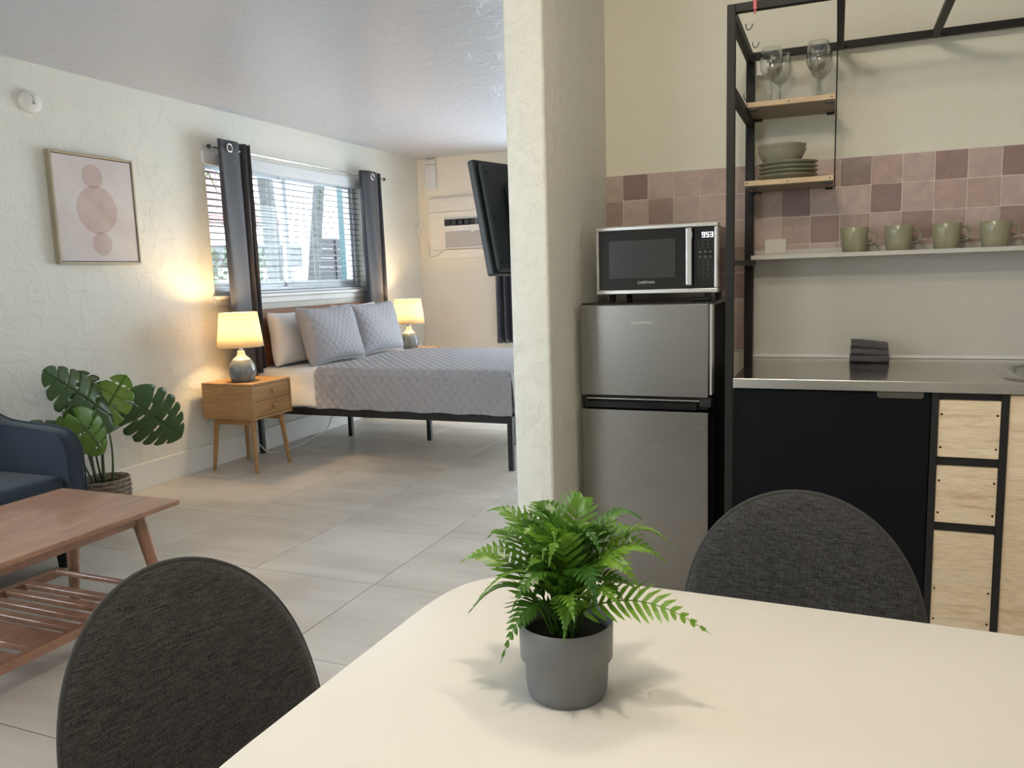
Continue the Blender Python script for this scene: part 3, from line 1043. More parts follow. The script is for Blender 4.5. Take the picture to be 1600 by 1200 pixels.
def pillow(w, hgt, t, mat, quilted, name, label, cat, loc, rx, rz, flange=0.0, group=None, n=44, slump=0.0):
    """pillow standing: local X width, Z height, Y thickness (front is -Y)"""
    mb = MB()
    front = []

    def shape(u, v_):
        a = max(0.0, 1 - abs(u) ** 3.2) * max(0.0, 1 - abs(v_) ** 3.2)
        return a ** 0.42
    vv = {}
    for side in (-1, 1):
        for i_ in range(n + 1):
            for j in range(n + 1):
                u, v_ = -1 + 2 * i_ / n, -1 + 2 * j / n
                pinch = 1 - 0.055 * (1 - (1 - abs(u)) ** 2) * (1 - v_ * v_) * 0
                cu = 1 - 0.06 * (1 - u * u)        # edges pulled in between corners
                cv = 1 - 0.06 * (1 - v_ * v_)
                x = u * w / 2 * cv
                z = v_ * hgt / 2 * cu
                y = side * t / 2 * shape(u, v_)
                if quilted and shape(u, v_) > 0:
                    p = 0.060
                    a_, b_ = (x + z * 0.9) / p, (x - z * 0.9) / p
                    y += side * 0.010 * min(1, min(abs(math.sin(PI * a_)), abs(math.sin(PI * b_))) * 1.3) ** 0.6 * min(1, shape(u, v_) * 2)
                y += 0.010 * math.sin(3 * u + 2 * v_) + slump * (v_ - 1) ** 2 * 0.25
                edge = i_ in (0, n) or j in (0, n)
                key = (0 if edge else side, i_, j)
                if key not in vv:
                    vv[key] = mb.bm.verts.new((x, y, z))
        for i_ in range(n):
            for j in range(n):
                q_ = []
                for (a, b_) in ((i_, j), (i_ + 1, j), (i_ + 1, j + 1), (i_, j + 1)):
                    e = a in (0, n) or b_ in (0, n)
                    q_.append(vv[(0 if e else side, a, b_)])
                mb.bm.faces.new(q_ if side < 0 else q_[::-1])
    edge_pts = []
    for k in range(n):
        edge_pts.append(vv[(0, k, 0)].co.copy())
    for k in range(n):
        edge_pts.append(vv[(0, n, k)].co.copy())
    for k in range(n, 0, -1):
        edge_pts.append(vv[(0, k, n)].co.copy())
    for k in range(n, 0, -1):
        edge_pts.append(vv[(0, 0, k)].co.copy())
    t_ = thing(name, loc, label, cat, group)
    t_.rotation_euler = (rx, 0, rz)
    mb.build('cover', mat, t_, smooth=True)
    if flange:
        MB().tube(edge_pts, flange, 6, closed=True).build('piping', mat, t_, smooth=True)
    return t_


# pillows: local front (-Y) turned towards +X
pillow(0.62, 0.40, 0.18, LINEN, False, 'pillow', 'plump white pillow against the headboard, nearest the viewer', 'pillow', (-3.775, 4.93, 0.832), math.radians(-10), PI / 2 + 0.0)
pillow(0.66, 0.42, 0.18, LINEN, False, 'pillow', 'white pillow against the headboard, mostly hidden behind a grey quilted sham', 'pillow', (-3.77, 5.72, 0.842), math.radians(-10), PI / 2)
pillow(0.64, 0.43, 0.18, QUILT, True, 'quilted_pillow', 'grey quilted sham nearer the viewer, overlapping the plump white pillow', 'pillow', (-3.525, 5.0, 0.848), math.radians(-19), PI / 2 - 0.04, 0.007, slump=0.0)
pillow(0.64, 0.42, 0.17, QUILT, True, 'quilted_pillow', 'grey quilted sham farther along the bed, in front of the far bedside lamp', 'pillow', (-3.535, 5.65, 0.850), math.radians(-17), PI / 2 - 0.02, 0.007)

# ------------------------------------------------------------------ nightstands and lamps


def nightstand(loc, label):
    t = thing('nightstand', loc, label, 'nightstand', 'nightstands beside the bed')
    # local: centre at x0; front faces +X
    x0, x1, ya, yb, za, zb = -0.21, 0.21, -0.195, 0.195, 0.36, 0.598
    MB().box(x0, x1, ya, yb, zb - 0.016, zb, 0.002).build('top', OAKTOP, t)
    MB().box(x0, x1, ya, yb, za, za + 0.016, 0.002).build('bottom_panel', OAK, t)
    MB().box(x0, x1, ya, ya + 0.016, za + 0.016, zb - 0.016, 0.001).build('side_panel', OAK, t)
    MB().box(x0, x1, yb - 0.016, yb, za + 0.016, zb - 0.016, 0.001).build('side_panel', OAK, t)
    MB().box(x0, x0 + 0.01, ya + 0.016, yb - 0.016, za + 0.016, zb - 0.016).build('back_panel', OAK, t)
    for (z0, z1) in ((za + 0.018, 0.4775), (0.4805, zb - 0.018)):
        d = MB().box(x0 + 0.02, x1 - 0.004, ya + 0.0185, yb - 0.0185, z0, z1, 0.001).build('drawer', OAK, t)
        k = MB().lathe([(0, 0), (0.006, 0), (0.007, 0.010), (0.013, 0.014), (0.015, 0.020), (0.012, 0.025), (0, 0.027)], 18).build('knob', OAK, d, smooth=True)
        k.location = (x1 - 0.004, 0, (z0 + z1) / 2)
        k.rotation_euler = (0, PI / 2, 0)
    MB().box(x0 + 0.05, x1 - 0.05, ya + 0.05, ya + 0.068, za - 0.045, za, 0.002).build('apron', OAK, t)
    MB().box(x0 + 0.05, x1 - 0.05, yb - 0.068, yb - 0.05, za - 0.045, za, 0.002).build('apron', OAK, t)
    for sx in (-1, 1):
        for sy in (-1, 1):
            MB().tube([(sx * 0.150, sy * 0.140, za), (sx * 0.178, sy * 0.168, 0.0)], [0.019, 0.012], 14).build('leg', OAK, t, smooth=True, angle=40)
    return t


def lamp(loc, label):
    t = thing('table_lamp', loc, label, 'lamp', 'bedside table lamps')
    MB().lathe([(0, 0), (0.066, 0), (0.074, 0.006), (0.088, 0.045), (0.090, 0.075), (0.084, 0.105), (0.068, 0.135), (0.058, 0.147)], 40).build('base', CERAMIC, t, smooth=True)
    MB().lathe([(0.058, 0.147), (0.045, 0.158), (0.030, 0.172), (0.024, 0.190), (0.022, 0.205), (0, 0.206)], 36).build('neck', CRACKLE, t, smooth=True)
    MB().lathe([(0.012, 0.205), (0.013, 0.215), (0.011, 0.235), (0, 0.236)], 18).build('socket', CHROME, t, smooth=True, angle=40)
    s = MB().lathe([(0.149, 0.232), (0.122, 0.455)], 48).build('shade', SHADE, t, smooth=True)
    md = s.modifiers.new('thickness', 'SOLIDIFY')
    md.thickness = 0.0015
    MB().tube([(0.149 * math.cos(2 * PI * k / 40), 0.149 * math.sin(2 * PI * k / 40), 0.233) for k in range(40)], 0.002, 6, closed=True).build('rim', SHADE, s)
    MB().tube([(0.122 * math.cos(2 * PI * k / 40), 0.122 * math.sin(2 * PI * k / 40), 0.455) for k in range(40)], 0.002, 6, closed=True).build('rim', SHADE, s)
    MB().tube([(-0.122, 0, 0.448), (0.122, 0, 0.448)], 0.0018, 6).tube([(0, -0.122, 0.448), (0, 0.122, 0.448)], 0.0018, 6).build('spider', CHROME, s)
    MB().lathe([(0, 0.446), (0.008, 0.446), (0.008, 0.456), (0.004, 0.462), (0, 0.463)], 14).build('finial', CHROME, t)
    MB().lathe([(0, 0.25), (0.014, 0.25), (0.03, 0.30), (0.026, 0.33), (0, 0.345)], 20).build('bulb', emit('bulb_glow', (1, 0.75, 0.4, 1), 6.0), t, smooth=True)
    l = bpy.data.lights.new('lamp_bulb', 'POINT')
    l.energy = LAMP_BED
    l.color = (1.0, 0.70, 0.36)
    l.shadow_soft_size = 0.035
    lo_ = bpy.data.objects.new('lamp_bulb', l)
    lo_.location = (loc[0], loc[1], loc[2] + 0.385)
    COL.objects.link(lo_)
    return t


nightstand((-3.68, 4.215, 0), 'oak nightstand with two drawers on splayed legs, nearer the viewer')
nightstand((-3.68, 6.46, 0), 'oak nightstand mostly hidden on the far side of the bed')
lamp((-3.65, 4.15, 0.598), 'lit lamp with grey ceramic base on the nearer nightstand')
lamp((-3.65, 6.395, 0.598), 'lit lamp with grey ceramic base on the far side of the bed')
tag(MB().tube(spline([(-3.84, 4.25, 0.40), (-3.84, 4.27, 0.22), (-3.83, 4.30, 0.09), (-3.86, 4.38, 0.07), (-3.84, 4.46, 0.10), (-3.80, 4.55, 0.012), (-3.77, 4.8, 0.008), (-3.84, 5.1, 0.008), (-3.88, 5.35, 0.03), (-3.89, 5.45, 0.12)], 8), 0.004, 7).build('power_cord', CORD, None, smooth=True), 'white cord trailing along the floor beneath the bed and nearer nightstand', 'cord')

# ------------------------------------------------------------------ sofa
sofa = thing('sofa', (-3.5, 1.6, 0), 'slate blue upholstered sofa at the left edge, behind the coffee table', 'sofa')


def sv(x, y, z):
    return (x + 3.5, y - 1.6, z)


def arm_profile():
    pts = [(-3.88, 0.13), (-3.10, 0.13), (-3.088, 0.30), (-3.090, 0.50)]
    for k in range(1, 8):
        a = k / 8 * PI / 2
        pts.append((-3.20 + 0.108 * math.cos(a), 0.52 + 0.105 * math.sin(a)))
    pts += [(-3.25, 0.632), (-3.40, 0.640), (-3.52, 0.650), (-3.62, 0.68), (-3.70, 0.75), (-3.76, 0.80), (-3.88, 0.80)]
    return pts


for (ya, yb) in ((2.372, 2.455), (0.75, 0.833)):
    ar = MB().prism([(x + 3.5, z) for x, z in arm_profile()], ya - 1.6, yb - 1.6, 'y', 0.012).build('arm', SOFA, sofa, smooth=True, angle=50)
    for yy in (ya, yb):
        pts = [Vector((x + 3.5, yy - 1.6, z)) for x, z in arm_profile()[1:-1]]
        MB().tube(spline(pts, 3), 0.005, 6).build('piping', SOFA, ar, smooth=True)
MB().box(*[c_ for pr in zip(sv(-3.86, 0.83, 0.12), sv(-3.13, 2.375, 0.27)) for c_ in pr], 0.01, 2).build('base', SOFA, sofa, smooth=True, angle=50)
for (ya, yb) in ((0.838, 1.602), (1.608, 2.368)):
    def cush(i_, j, ya=ya, yb=yb):
        u, v_ = -1 + 2 * i_ / 20, -1 + 2 * j / 20
        return (0, 0, 0)
    mb = MB().box(*[c_ for pr in zip(sv(-3.72, ya, 0.27), sv(-3.10, yb, 0.435)) for c_ in pr], 0.035, 4)
    bmesh.ops.subdivide_edges(mb.bm, edges=[e for e in mb.bm.edges if e.calc_length() > 0.3], cuts=8, use_grid_fill=True)
    cx_, cy_ = -3.41 + 3.5, (ya + yb) / 2 - 1.6
    for v_ in mb.bm.verts:
        if v_.co.z > 0.35:
            v_.co.z += 0.028 * max(0, 1 - ((v_.co.x - cx_) / 0.31) ** 2) * max(0, 1 - ((v_.co.y - cy_) / 0.38) ** 2)
    mb.build('seat_cushion', SOFA, sofa, smooth=True, angle=60)
MB().prism([(-3.88 + 3.5, 0.13), (-3.72 + 3.5, 0.13), (-3.66 + 3.5, 0.45), (-3.72 + 3.5, 0.84), (-3.76 + 3.5, 0.865), (-3.88 + 3.5, 0.86)], 0.833 - 1.6, 2.372 - 1.6, 'y', 0.015).build('backrest', SOFA, sofa, smooth=True, angle=50)
for (x, y) in ((-3.20, 2.405), (-3.20, 0.80), (-3.80, 2.405), (-3.80, 0.80)):
    p_ = sv(x, y, 0)
    t_ = 0.75
    mb = MB()
    mb.prism([(-0.026, -0.026), (0.026, -0.026), (0.026, 0.026), (-0.026, 0.026)], 0, 0.135, 'z')
    for v_ in mb.bm.verts:
        s_ = 1.25 if v_.co.z > 0.1 else 0.95
        v_.co = Vector((v_.co.x * s_ + p_[0], v_.co.y * s_ + p_[1], v_.co.z))
    mb.build('leg', BLACK, sofa)

# ------------------------------------------------------------------ coffee table
ct = thing('coffee_table', (-2.56, 1.62, 0), 'brown wooden coffee table with a slatted lower shelf', 'coffee table')


def cb_(x0, x1, y0_, y1_, z0, z1, nm, bev=0.002, par=None):
    return MB().box(x0 + 2.56, x1 + 2.56, y0_ - 1.62, y1_ - 1.62, z0, z1, bev).build(nm, WALNUT, par or ct)


cb_(-2.868, -2.252, 1.07, 2.172, 0.432, 0.450, 'tabletop', 0.003)
cb_(-2.395, -2.375, 1.16, 2.08, 0.365, 0.432, 'apron')
cb_(-2.745, -2.725, 1.16, 2.08, 0.365, 0.432, 'apron')
cb_(-2.725, -2.395, 2.06, 2.08, 0.365, 0.432, 'apron')
cb_(-2.725, -2.395, 1.16, 1.18, 0.365, 0.432, 'apron')
for sx in (-1, 1):
    for sy in (-1, 1):
        MB().tube([(sx * 0.165, sy * 0.475, 0.432), (sx * 0.252, sy * 0.508, 0.0)], [0.028, 0.018], 16).build('leg', WALNUT, ct, smooth=True, angle=40)
cb_(-2.295, -2.265, 1.14, 2.10, 0.112, 0.142, 'shelf_rail')
cb_(-2.855, -2.825, 1.14, 2.10, 0.112, 0.142, 'shelf_rail')
MB().tube([(-0.24, 0.44, 0.145), (0.24, 0.44, 0.145)], 0.011, 12).build('shelf_rod', WALNUT, ct, smooth=True, angle=40)
MB().tube([(-0.24, -0.44, 0.145), (0.24, -0.44, 0.145)], 0.011, 12).build('shelf_rod', WALNUT, ct, smooth=True, angle=40)
for yy in (1.955, 1.88, 1.805, 1.73):
    cb_(-2.825, -2.295, yy - 0.017, yy + 0.017, 0.120, 0.140, 'shelf_slat')
    cb_(-2.825, -2.295, 3.24 - yy - 0.017, 3.24 - yy + 0.017, 0.120, 0.140, 'shelf_slat')
cb_(-2.825, -2.295, 1.57, 1.68, 0.120, 0.140, 'shelf_board')

# ------------------------------------------------------------------ monstera in a basket
MX, MY = -3.68, 3.03
ms = thing('monstera_plant', (MX, MY, 0), 'potted monstera with large split leaves between the sofa and nightstand', 'plant')
MB().lathe([(0, 0), (0.095, 0), (0.115, 0.04), (0.128, 0.12), (0.124, 0.21), (0.118, 0.214), (0.112, 0.205), (0.112, 0.18), (0, 0.178)], 40).build('basket', BASKET, ms, smooth=True)
bk = ms.children[0]
for k in range(9):
    rr = [0.100, 0.108, 0.1155, 0.121, 0.1255, 0.1285, 0.129, 0.128, 0.1245][k]
    zz = 0.012 + k * 0.0245
    MB().tube([((rr + 0.004 * (j % 2)) * math.cos(2 * PI * j / 56), (rr + 0.004 * (j % 2)) * math.sin(2 * PI * j / 56), zz + 0.003 * ((j + k) % 2)) for j in range(56)], 0.0085, 6, closed=True).build('braid', BASKET, bk, smooth=True)
MB().lathe([(0, 0.186), (0.112, 0.182)], 24).build('soil', SOIL, ms)


def mleaf(base, tip, width, nrm, mat, lobes=5, curl=0.15, seed=1, fold=0.15, holes=True):
    """split leaf: base (petiole) -> tip; world coordinates, local to the plant"""
    rnd = random.Random(seed)
    base, tip, nrm = Vector(base), Vector(tip), Vector(nrm).normalized()
    ax = tip - base
    Ln = ax.length
    ax.normalize()
    side = nrm.cross(ax).normalized()
    nrm = ax.cross(side).normalized()
    mb = MB()

    def outline(u):   # half width along the leaf 0..1 (heart)
        return (math.sin(PI * min(1, max(0, (u + 0.12) / 1.12)) ** 0.80)) ** 0.62 * (1.0 if u < 0.96 else 0.9)

    def pt(u, f, s):
        hwid = outline(u) * width / 2
        # veins sweep towards the tip
        back = -0.20 * Ln * (1 - u) ** 2 * f * (1 if u < 0.35 else 0.5)
        sweep = 0.10 * Ln * f * u
        p_ = base + ax * (u * Ln + back + sweep * 0.6) + side * s * hwid * f
        p_ += nrm * (fold * hwid * f - curl * Ln * (u * u) - 0.35 * hwid * f * f * 0.5)
        return p_
    for s in (-1, 1):
        for k in range(lobes):
            ua, ub = k / lobes, (k + 1) / lobes
            if k == 0:
                ua = -0.115
            cols, rows = 5, 8
            split = 0.48 + 0.14 * rnd.random() if 0 < k else 0.5
            gap_a = 0.085 * (1 if k > 0 else 0)
            gap_b = 0.085 * (1 if k < lobes - 1 else 0)
            vv = []
            for i_ in range(cols + 1):
                row = []
                for j in range(rows + 1):
                    f = j / rows
                    g = max(0, (f - split) / (1 - split))
                    a = ua + (ub - ua) * gap_a * min(1, g * 2.2)
                    b_ = ub - (ub - ua) * gap_b * min(1, g * 2.2)
                    u = a + (b_ - a) * i_ / cols
                    ff = f
                    if j == rows:
                        ff = f * (1 - 0.10 * abs(i_ / cols - 0.5) ** 2 * 4 * (1 if 0 < k else 0.3))
                    row.append(mb.bm.verts.new(pt(u, ff, s)))
                vv.append(row)
            for i_ in range(cols):
                for j in range(rows):
                    if holes and k in (1, 2, 3) and (k + s) % 2 == 0 and i_ == 0 and j in (1, 2):
                        continue
                    mb.bm.faces.new((vv[i_][j], vv[i_ + 1][j], vv[i_ + 1][j + 1], vv[i_][j + 1]))
    o = mb.build('leaf', mat, ms, smooth=True, recalc=False)
    md = o.modifiers.new('thickness', 'SOLIDIFY')
    md.thickness = 0.0012
    # midrib
    MB().tube([pt(k / 10, 0, 1) + nrm * 0.001 for k in range(11)], [0.003 - 0.0002 * k for k in range(11)], 6).build('midrib', STEM, o)
    return o


def lp(x, y, z):
    return (x - MX, y - MY, z)


VIEW = (0.75, -0.62, 0.15)
# (base, tip, width, normal, material)
mleaf(lp(-3.55, 3.20, 0.585), lp(-3.53, 3.455, 0.365), 0.335, (0.72, -0.66, 0.18), MONS_D, 6, 0.05, 2, 0.03)
mleaf(lp(-3.57, 2.99, 0.60), lp(-3.60, 2.735, 0.845), 0.30, (0.75, -0.30, 0.55), MONS_D, 6, 0.10, 3, -0.15)
mleaf(lp(-3.60, 3.005, 0.575), lp(-3.56, 3.135, 0.765), 0.22, (0.75, -0.60, 0.20), MONS_L, 4, 0.10, 4, 0.10)
mleaf(lp(-3.52, 2.80, 0.575), lp(-3.50, 2.915, 0.395), 0.22, (0.72, -0.45, 0.50), MONS_L, 4, 0.12, 5, -0.1)
mleaf(lp(-3.60, 2.84, 0.60), lp(-3.62, 2.735, 0.475), 0.13, (0.6, -0.75, 0.25), MONS_L, 4, 0.2, 6, 0.2)
mleaf(lp(-3.70, 3.02, 0.60), lp(-3.74, 2.98, 0.80), 0.24, (0.65, -0.7, 0.25), MONS_D, 5, 0.10, 7, 0.1)
mleaf(lp(-3.78, 2.86, 0.53), lp(-3.84, 2.62, 0.56), 0.20, (0.3, -0.3, 0.9), MONS_D, 5, 0.10, 8, 0.1)
for (p0, p1, p2, r0) in (((-0.02, -0.02, 0.18), (-0.03, -0.05, 0.35), lp(-3.60, 2.92, 0.60), 0.008),
                         ((0.02, -0.01, 0.18), (0.03, -0.02, 0.40), lp(-3.57, 2.99, 0.605), 0.009),
                         ((-0.01, 0.01, 0.18), (0.0, 0.0, 0.60), lp(-3.55, 3.20, 0.588), 0.005),
                         ((0.03, 0.03, 0.18), (0.05, 0.06, 0.40), lp(-3.60, 3.005, 0.58), 0.006),
                         ((0.01, -0.04, 0.18), (0.02, -0.10, 0.40), lp(-3.52, 2.80, 0.58), 0.007),
                         ((0.0, 0.0, 0.18), (0.0, -0.05, 0.4), lp(-3.70, 3.02, 0.605), 0.006),
                         ((-0.04, -0.03, 0.18), (-0.06, -0.08, 0.4), lp(-3.78, 2.86, 0.535), 0.005)):
    MB().tube(bez(p0, p1, p2, 12), [r0 * (1 - 0.5 * k / 12) for k in range(13)], 8).build('stem', STEM, ms, smooth=True)

# ------------------------------------------------------------------ kitchen wall tiles
LT, MDT, DK, BR, DB = (0.60, 0.465, 0.42), (0.51, 0.375, 0.335), (0.31, 0.215, 0.205), (0.53, 0.41, 0.355), (0.38, 0.275, 0.235)
DR = (0.38, 0.255, 0.235)
pattern = {
    0: {-1: BR, 0: DK, 1: LT, 2: BR, 3: MDT, 4: MDT, 5: DB, 6: MDT, 7: MDT, 8: DK, 9: MDT, 10: LT, 11: DR, 12: LT, 13: DR, 14: LT, 15: MDT},
    1: {-1: DB, 0: BR, 1: DB, 2: BR, 3: BR, 4: MDT, 5: BR, 6: DK, 7: LT, 8: LT, 9: DK, 10: LT, 11: MDT, 12: MDT, 13: LT, 14: DR, 15: LT},
    2: {-1: BR, 0: MDT, 1: BR, 2: LT, 3: BR, 4: BR, 5: LT, 6: MDT, 7: DR, 8: MDT, 9: LT, 10: DR, 11: MDT, 12: LT, 13: DR, 14: MDT, 15: MDT},
    3: {3: MDT, 4: DB, 5: BR, 6: MDT, 7: LT, 8: MDT, 9: LT, 10: MDT, 11: DR, 12: MDT, 13: MDT, 14: LT, 15: DR},
    4: {3: BR, 4: DR, 5: MDT}, 5: {3: MDT, 4: BR, 5: BR}, 6: {3: BR, 4: MDT, 5: DB}}
for r in range(4):
    for k in range(16, 21):
        pattern[r][k] = (LT, DR, MDT, BR, DK, LT, MDT)[(r * 3 + k * 5) % 7]
tiles = struct(bpy.data.objects.new('trim_3', None))
COL.objects.link(tiles)
tiles.name = 'trim_3'
MB().box(-0.872, 1.316, KY - 0.0072, KY, 0.922, 1.624).build('grout_bed', WGROUT, tiles)
PT = 0.1007
rnd = random.Random(11)
for r, row in pattern.items():
    for k, col in row.items():
        xa, xb = -0.799 + k * PT, -0.799 + (k + 1) * PT
        if k == -1:
            xa = -0.870
        zb_ = 1.622 - r * 0.0995
        za_ = zb_ - 0.0995
        j = lambda: rnd.uniform(-0.0005, 0.0005)
        mb = MB().box(xa - (xa + xb) / 2 + 0.0008 + abs(j()), xb - (xa + xb) / 2 - 0.0008 - abs(j()), -0.0035, 0.0045, -0.0497 + 0.0008 + abs(j()), 0.0497 - 0.0008 - abs(j()), 0.0015)
        o = mb.build('wall_tile', WTILE, tiles)
        o.location = ((xa + xb) / 2, KY - 0.0055 + rnd.uniform(-0.0006, 0.0006), (za_ + zb_) / 2)
        o.rotation_euler = (rnd.uniform(-.008, .008), 0, rnd.uniform(-.008, .008))
        f = rnd.uniform(0.93, 1.06)
        o.color = (col[0] * f, col[1] * f, col[2] * f, 1)

# splashback sheet + caulk
tag(MB().box(-0.292, 1.5, KY - 0.016, KY - 0.011, 0.905, 1.272, 0.0008).build('splashback', SPLASH), 'plain grey-beige splashback sheet behind the steel worktop', 'splashback')
struct(MB().prism([(KY - 0.028, 0.901), (KY - 0.016, 0.901), (KY - 0.016, 0.912)], -0.292, 1.5, 'x').build('trim_4', WHITE))
ou = thing('outlet_plate', (-0.215, KY - 0.011, 1.318), 'cream outlet plate on the pink tiles above the shelf', 'outlet')
MB().box(-0.039, 0.039, -0.006, 0.001, -0.027, 0.027, 0.002).build('plate', PLATEW, ou)
MB().box(-0.014, 0.014, -0.0075, -0.006, -0.018, -0.002, 0.001).build('socket', PLATEW, ou)

# ------------------------------------------------------------------ steel frame (kitchen rack)
RK1 = 1.32
rack = thing('kitchen_frame', (-0.305, 2.55, 0), 'tall black steel frame around the worktop with hooks', 'rack')


def rb(x0, x1, y0_, y1_, z0, z1, nm, par=None, mat=FRAMEB, bev=0.0012):
    return MB().box(x0 + 0.305, x1 + 0.305, y0_ - 2.55, y1_ - 2.55, z0, z1, bev).build(nm, mat, par or rack)


rb(-0.317, -0.293, 2.528, 2.552, 0, 2.012, 'post')
rb(-0.321, -0.291, 3.108, 3.136, 0, 2.012, 'post')
rb(RK1, RK1 + 0.024, 2.528, 2.552, 0, 2.012, 'post')
rb(RK1, RK1 + 0.024, 3.110, 3.134, 0, 2.012, 'post')
rb(-0.293, RK1, 2.528, 2.552, 1.988, 2.012, 'top_bar')
rb(-0.293, RK1, 3.110, 3.134, 1.988, 2.012, 'top_bar')
for xx in (-0.317, RK1):
    rb(xx, xx + 0.024, 2.552, 3.110, 1.972, 2.002, 'side_bar')
    rb(xx, xx + 0.024, 2.552, 3.110, 1.752, 1.782, 'side_bar')
    rb(xx, xx + 0.024, 2.552, 3.110, 1.250, 1.266, 'side_bar')
for xx in (-0.016, 0.277, 0.65, 1.0):
    rb(xx, xx + 0.022, 2.552, 3.110, 1.982, 2.002, 'cross_bar')
rb(-0.293, RK1, 3.112, 3.132, 0.07, 0.09, 'rail')
for (yy, zz) in ((2.70, 1.992), (2.92, 1.992), (2.66, 1.772)):
    MB().tube(spline([(0.024, yy - 2.55, zz + 0.008), (0.025, yy - 2.55, zz - 0.004), (0.031, yy - 2.55, zz - 0.012), (0.040, yy - 2.55, zz - 0.008), (0.045, yy - 2.55, zz + 0.005)], 5), 0.0015, 6).build('hook', FRAMEB, rack, smooth=True)
# shelf hangers: thin rods from the cross bar down to the lower plywood shelf
for yy in (2.90, 3.10):
    MB().tube([(0.305 - 0.0135, yy - 2.55, 1.985), (0.305 - 0.0135, yy - 2.55, 1.512)], 0.0020, 6).build('hanger_rod', FRAMEB, rack)
MB().box(0.017, 0.055, 0.5805, 0.582, 1.935, 1.985).build('bracket_plate', WHITE, rack)
rb(-0.312, -0.280, 3.085, 3.111, 1.248, 1.268, 'shelf_clamp', None, BRONZE)
rc = thing('clip', (-0.237, 2.528, 1.995), 'small red clip on the top bar of the black frame', 'clip')
MB().box(-0.006, 0.006, -0.008, -0.0005, -0.010, 0.020, 0.002).build('jaw', REDCLIP, rc)
MB().box(-0.003, 0.003, -0.007, -0.0005, -0.020, -0.010, 0.001).build('tip', REDCLIP, rc)
MB().box(-0.006, 0.006, -0.007, 0.026, 0.018, 0.024, 0.001).build('bridge', REDCLIP, rc)


def ply_shelf(z, label):
    t = thing('shelf', (-0.155, 3.02, z), label, 'shelf')
    MB().box(-0.1465, 0.1385, -0.13, 0.125, -0.017, 0.0, 0.0008).build('board', PLYEDGE, t)
    MB().box(-0.1355, 0.137, -0.125, 0.12, -0.0185, -0.0171).build('underside', DRAWERDK, t)
    for x_ in (-0.138, -0.006, 0.128):
        o_ = MB().lathe([(0, 0), (0.0026, 0), (0.0022, 0.0012), (0, 0.0014)], 10).build('screw', BLACK, t)
        o_.location = (x_, -0.130, -0.0085)
        o_.rotation_euler = (PI / 2, 0, 0)
    for x_ in (-0.135, 0.110):
        for y_ in (-0.125, 0.095):
            MB().box(x_, x_ + 0.026, y_, y_ + 0.022, -0.026, -0.0186, 0.001).build('bracket', BLACK, t)
    return t


ply_shelf(1.797, 'small plywood shelf holding wine glasses in the black frame')
ply_shelf(1.537, 'small plywood shelf holding stacked green plates and bowls')
sh = thing('wall_shelf', (0.5, 3.08, 1.283), 'long narrow pale grey shelf carrying four mugs', 'shelf')
MB().box(-0.788, 1.0, -0.08, 0.082, -0.004, 0.0, 0.001).build('board', SHELFW, sh)
MB().box(-0.788, 1.0, -0.082, -0.079, -0.014, 0.001, 0.0008).build('lip', SHELFW, sh)
MB().box(-0.788, 1.0, 0.080, 0.083, -0.003, 0.022, 0.0008).build('rear_flange', SHELFW, sh)

# ------------------------------------------------------------------ crockery


def wine_glass(loc, label):
    t = thing('wine_glass', loc, label, 'wine glass', 'wine glasses on the upper plywood shelf')
    MB().lathe([(0.0, 0.004), (0.012, 0.0035), (0.034, 0.0015), (0.035, 0.0), (0, 0.0)], 36).build('foot', STEMGLASS, t, smooth=True)
    MB().lathe([(0.006, 0.004), (0.0036, 0.015), (0.0034, 0.070), (0.006, 0.080)], 20).build('stem', STEMGLASS, t, smooth=True)
    out = [(0.0, 0.079), (0.010, 0.081), (0.028, 0.094), (0.037, 0.115), (0.0385, 0.135), (0.036, 0.160), (0.0325, 0.182)]
    inn = [(r - 0.0011, z + 0.0012) for r, z in out[::-1][:-1]]
    MB().lathe(out + [(0.0318, 0.1828)] + inn[1:] + [(0, 0.083)], 40).build('bowl', WINEGLASS, t, smooth=True)


gz = 1.797
wine_glass((-0.222, 2.955, gz), 'front left of the wine glasses on the upper plywood shelf')
wine_glass((-0.200, 3.055, gz), 'back left of the wine glasses on the upper plywood shelf')
wine_glass((-0.072, 2.945, gz), 'front right of the wine glasses on the upper plywood shelf')
wine_glass((-0.066, 3.035, gz), 'back right of the wine glasses on the upper plywood shelf')

plab = ['bottom green plate of the stack on the lower plywood shelf', 'second green plate from the bottom of the stack under the bowls', 'third green plate from the bottom of the stack under the bowls', 'top green plate of the stack, directly under the bowls']
for k in range(4):
    pr = [(0, 0), (0.055, 0), (0.060, 0.004), (0.093, 0.015), (0.099, 0.0195), (0.0995, 0.021), (0.097, 0.0205), (0.060, 0.0065), (0, 0.005)]
    o = tag(MB().lathe(pr, 48).build('plate', SAGE2, None, smooth=True, angle=50, loc=(-0.168 + 0.002 * (k % 2), 3.010 + 0.003 * (k % 3), 1.537 + k * 0.0145)), plab[k], 'plate', 'stacked green plates')
for k, lab in enumerate(('lower green bowl resting on the stacked plates', 'upper green bowl nested on top of another bowl')):
    pr = [(0, 0), (0.042, 0), (0.050, 0.006), (0.068, 0.030), (0.080, 0.056), (0.082, 0.060), (0.079, 0.058), (0.062, 0.028), (0.044, 0.010), (0, 0.007)]
    tag(MB().lathe(pr, 48).build('bowl', SAGE2, None, smooth=True, angle=50, loc=(-0.187, 3.005, 1.5860 + k * 0.0150)), lab, 'bowl', 'stacked green bowls')


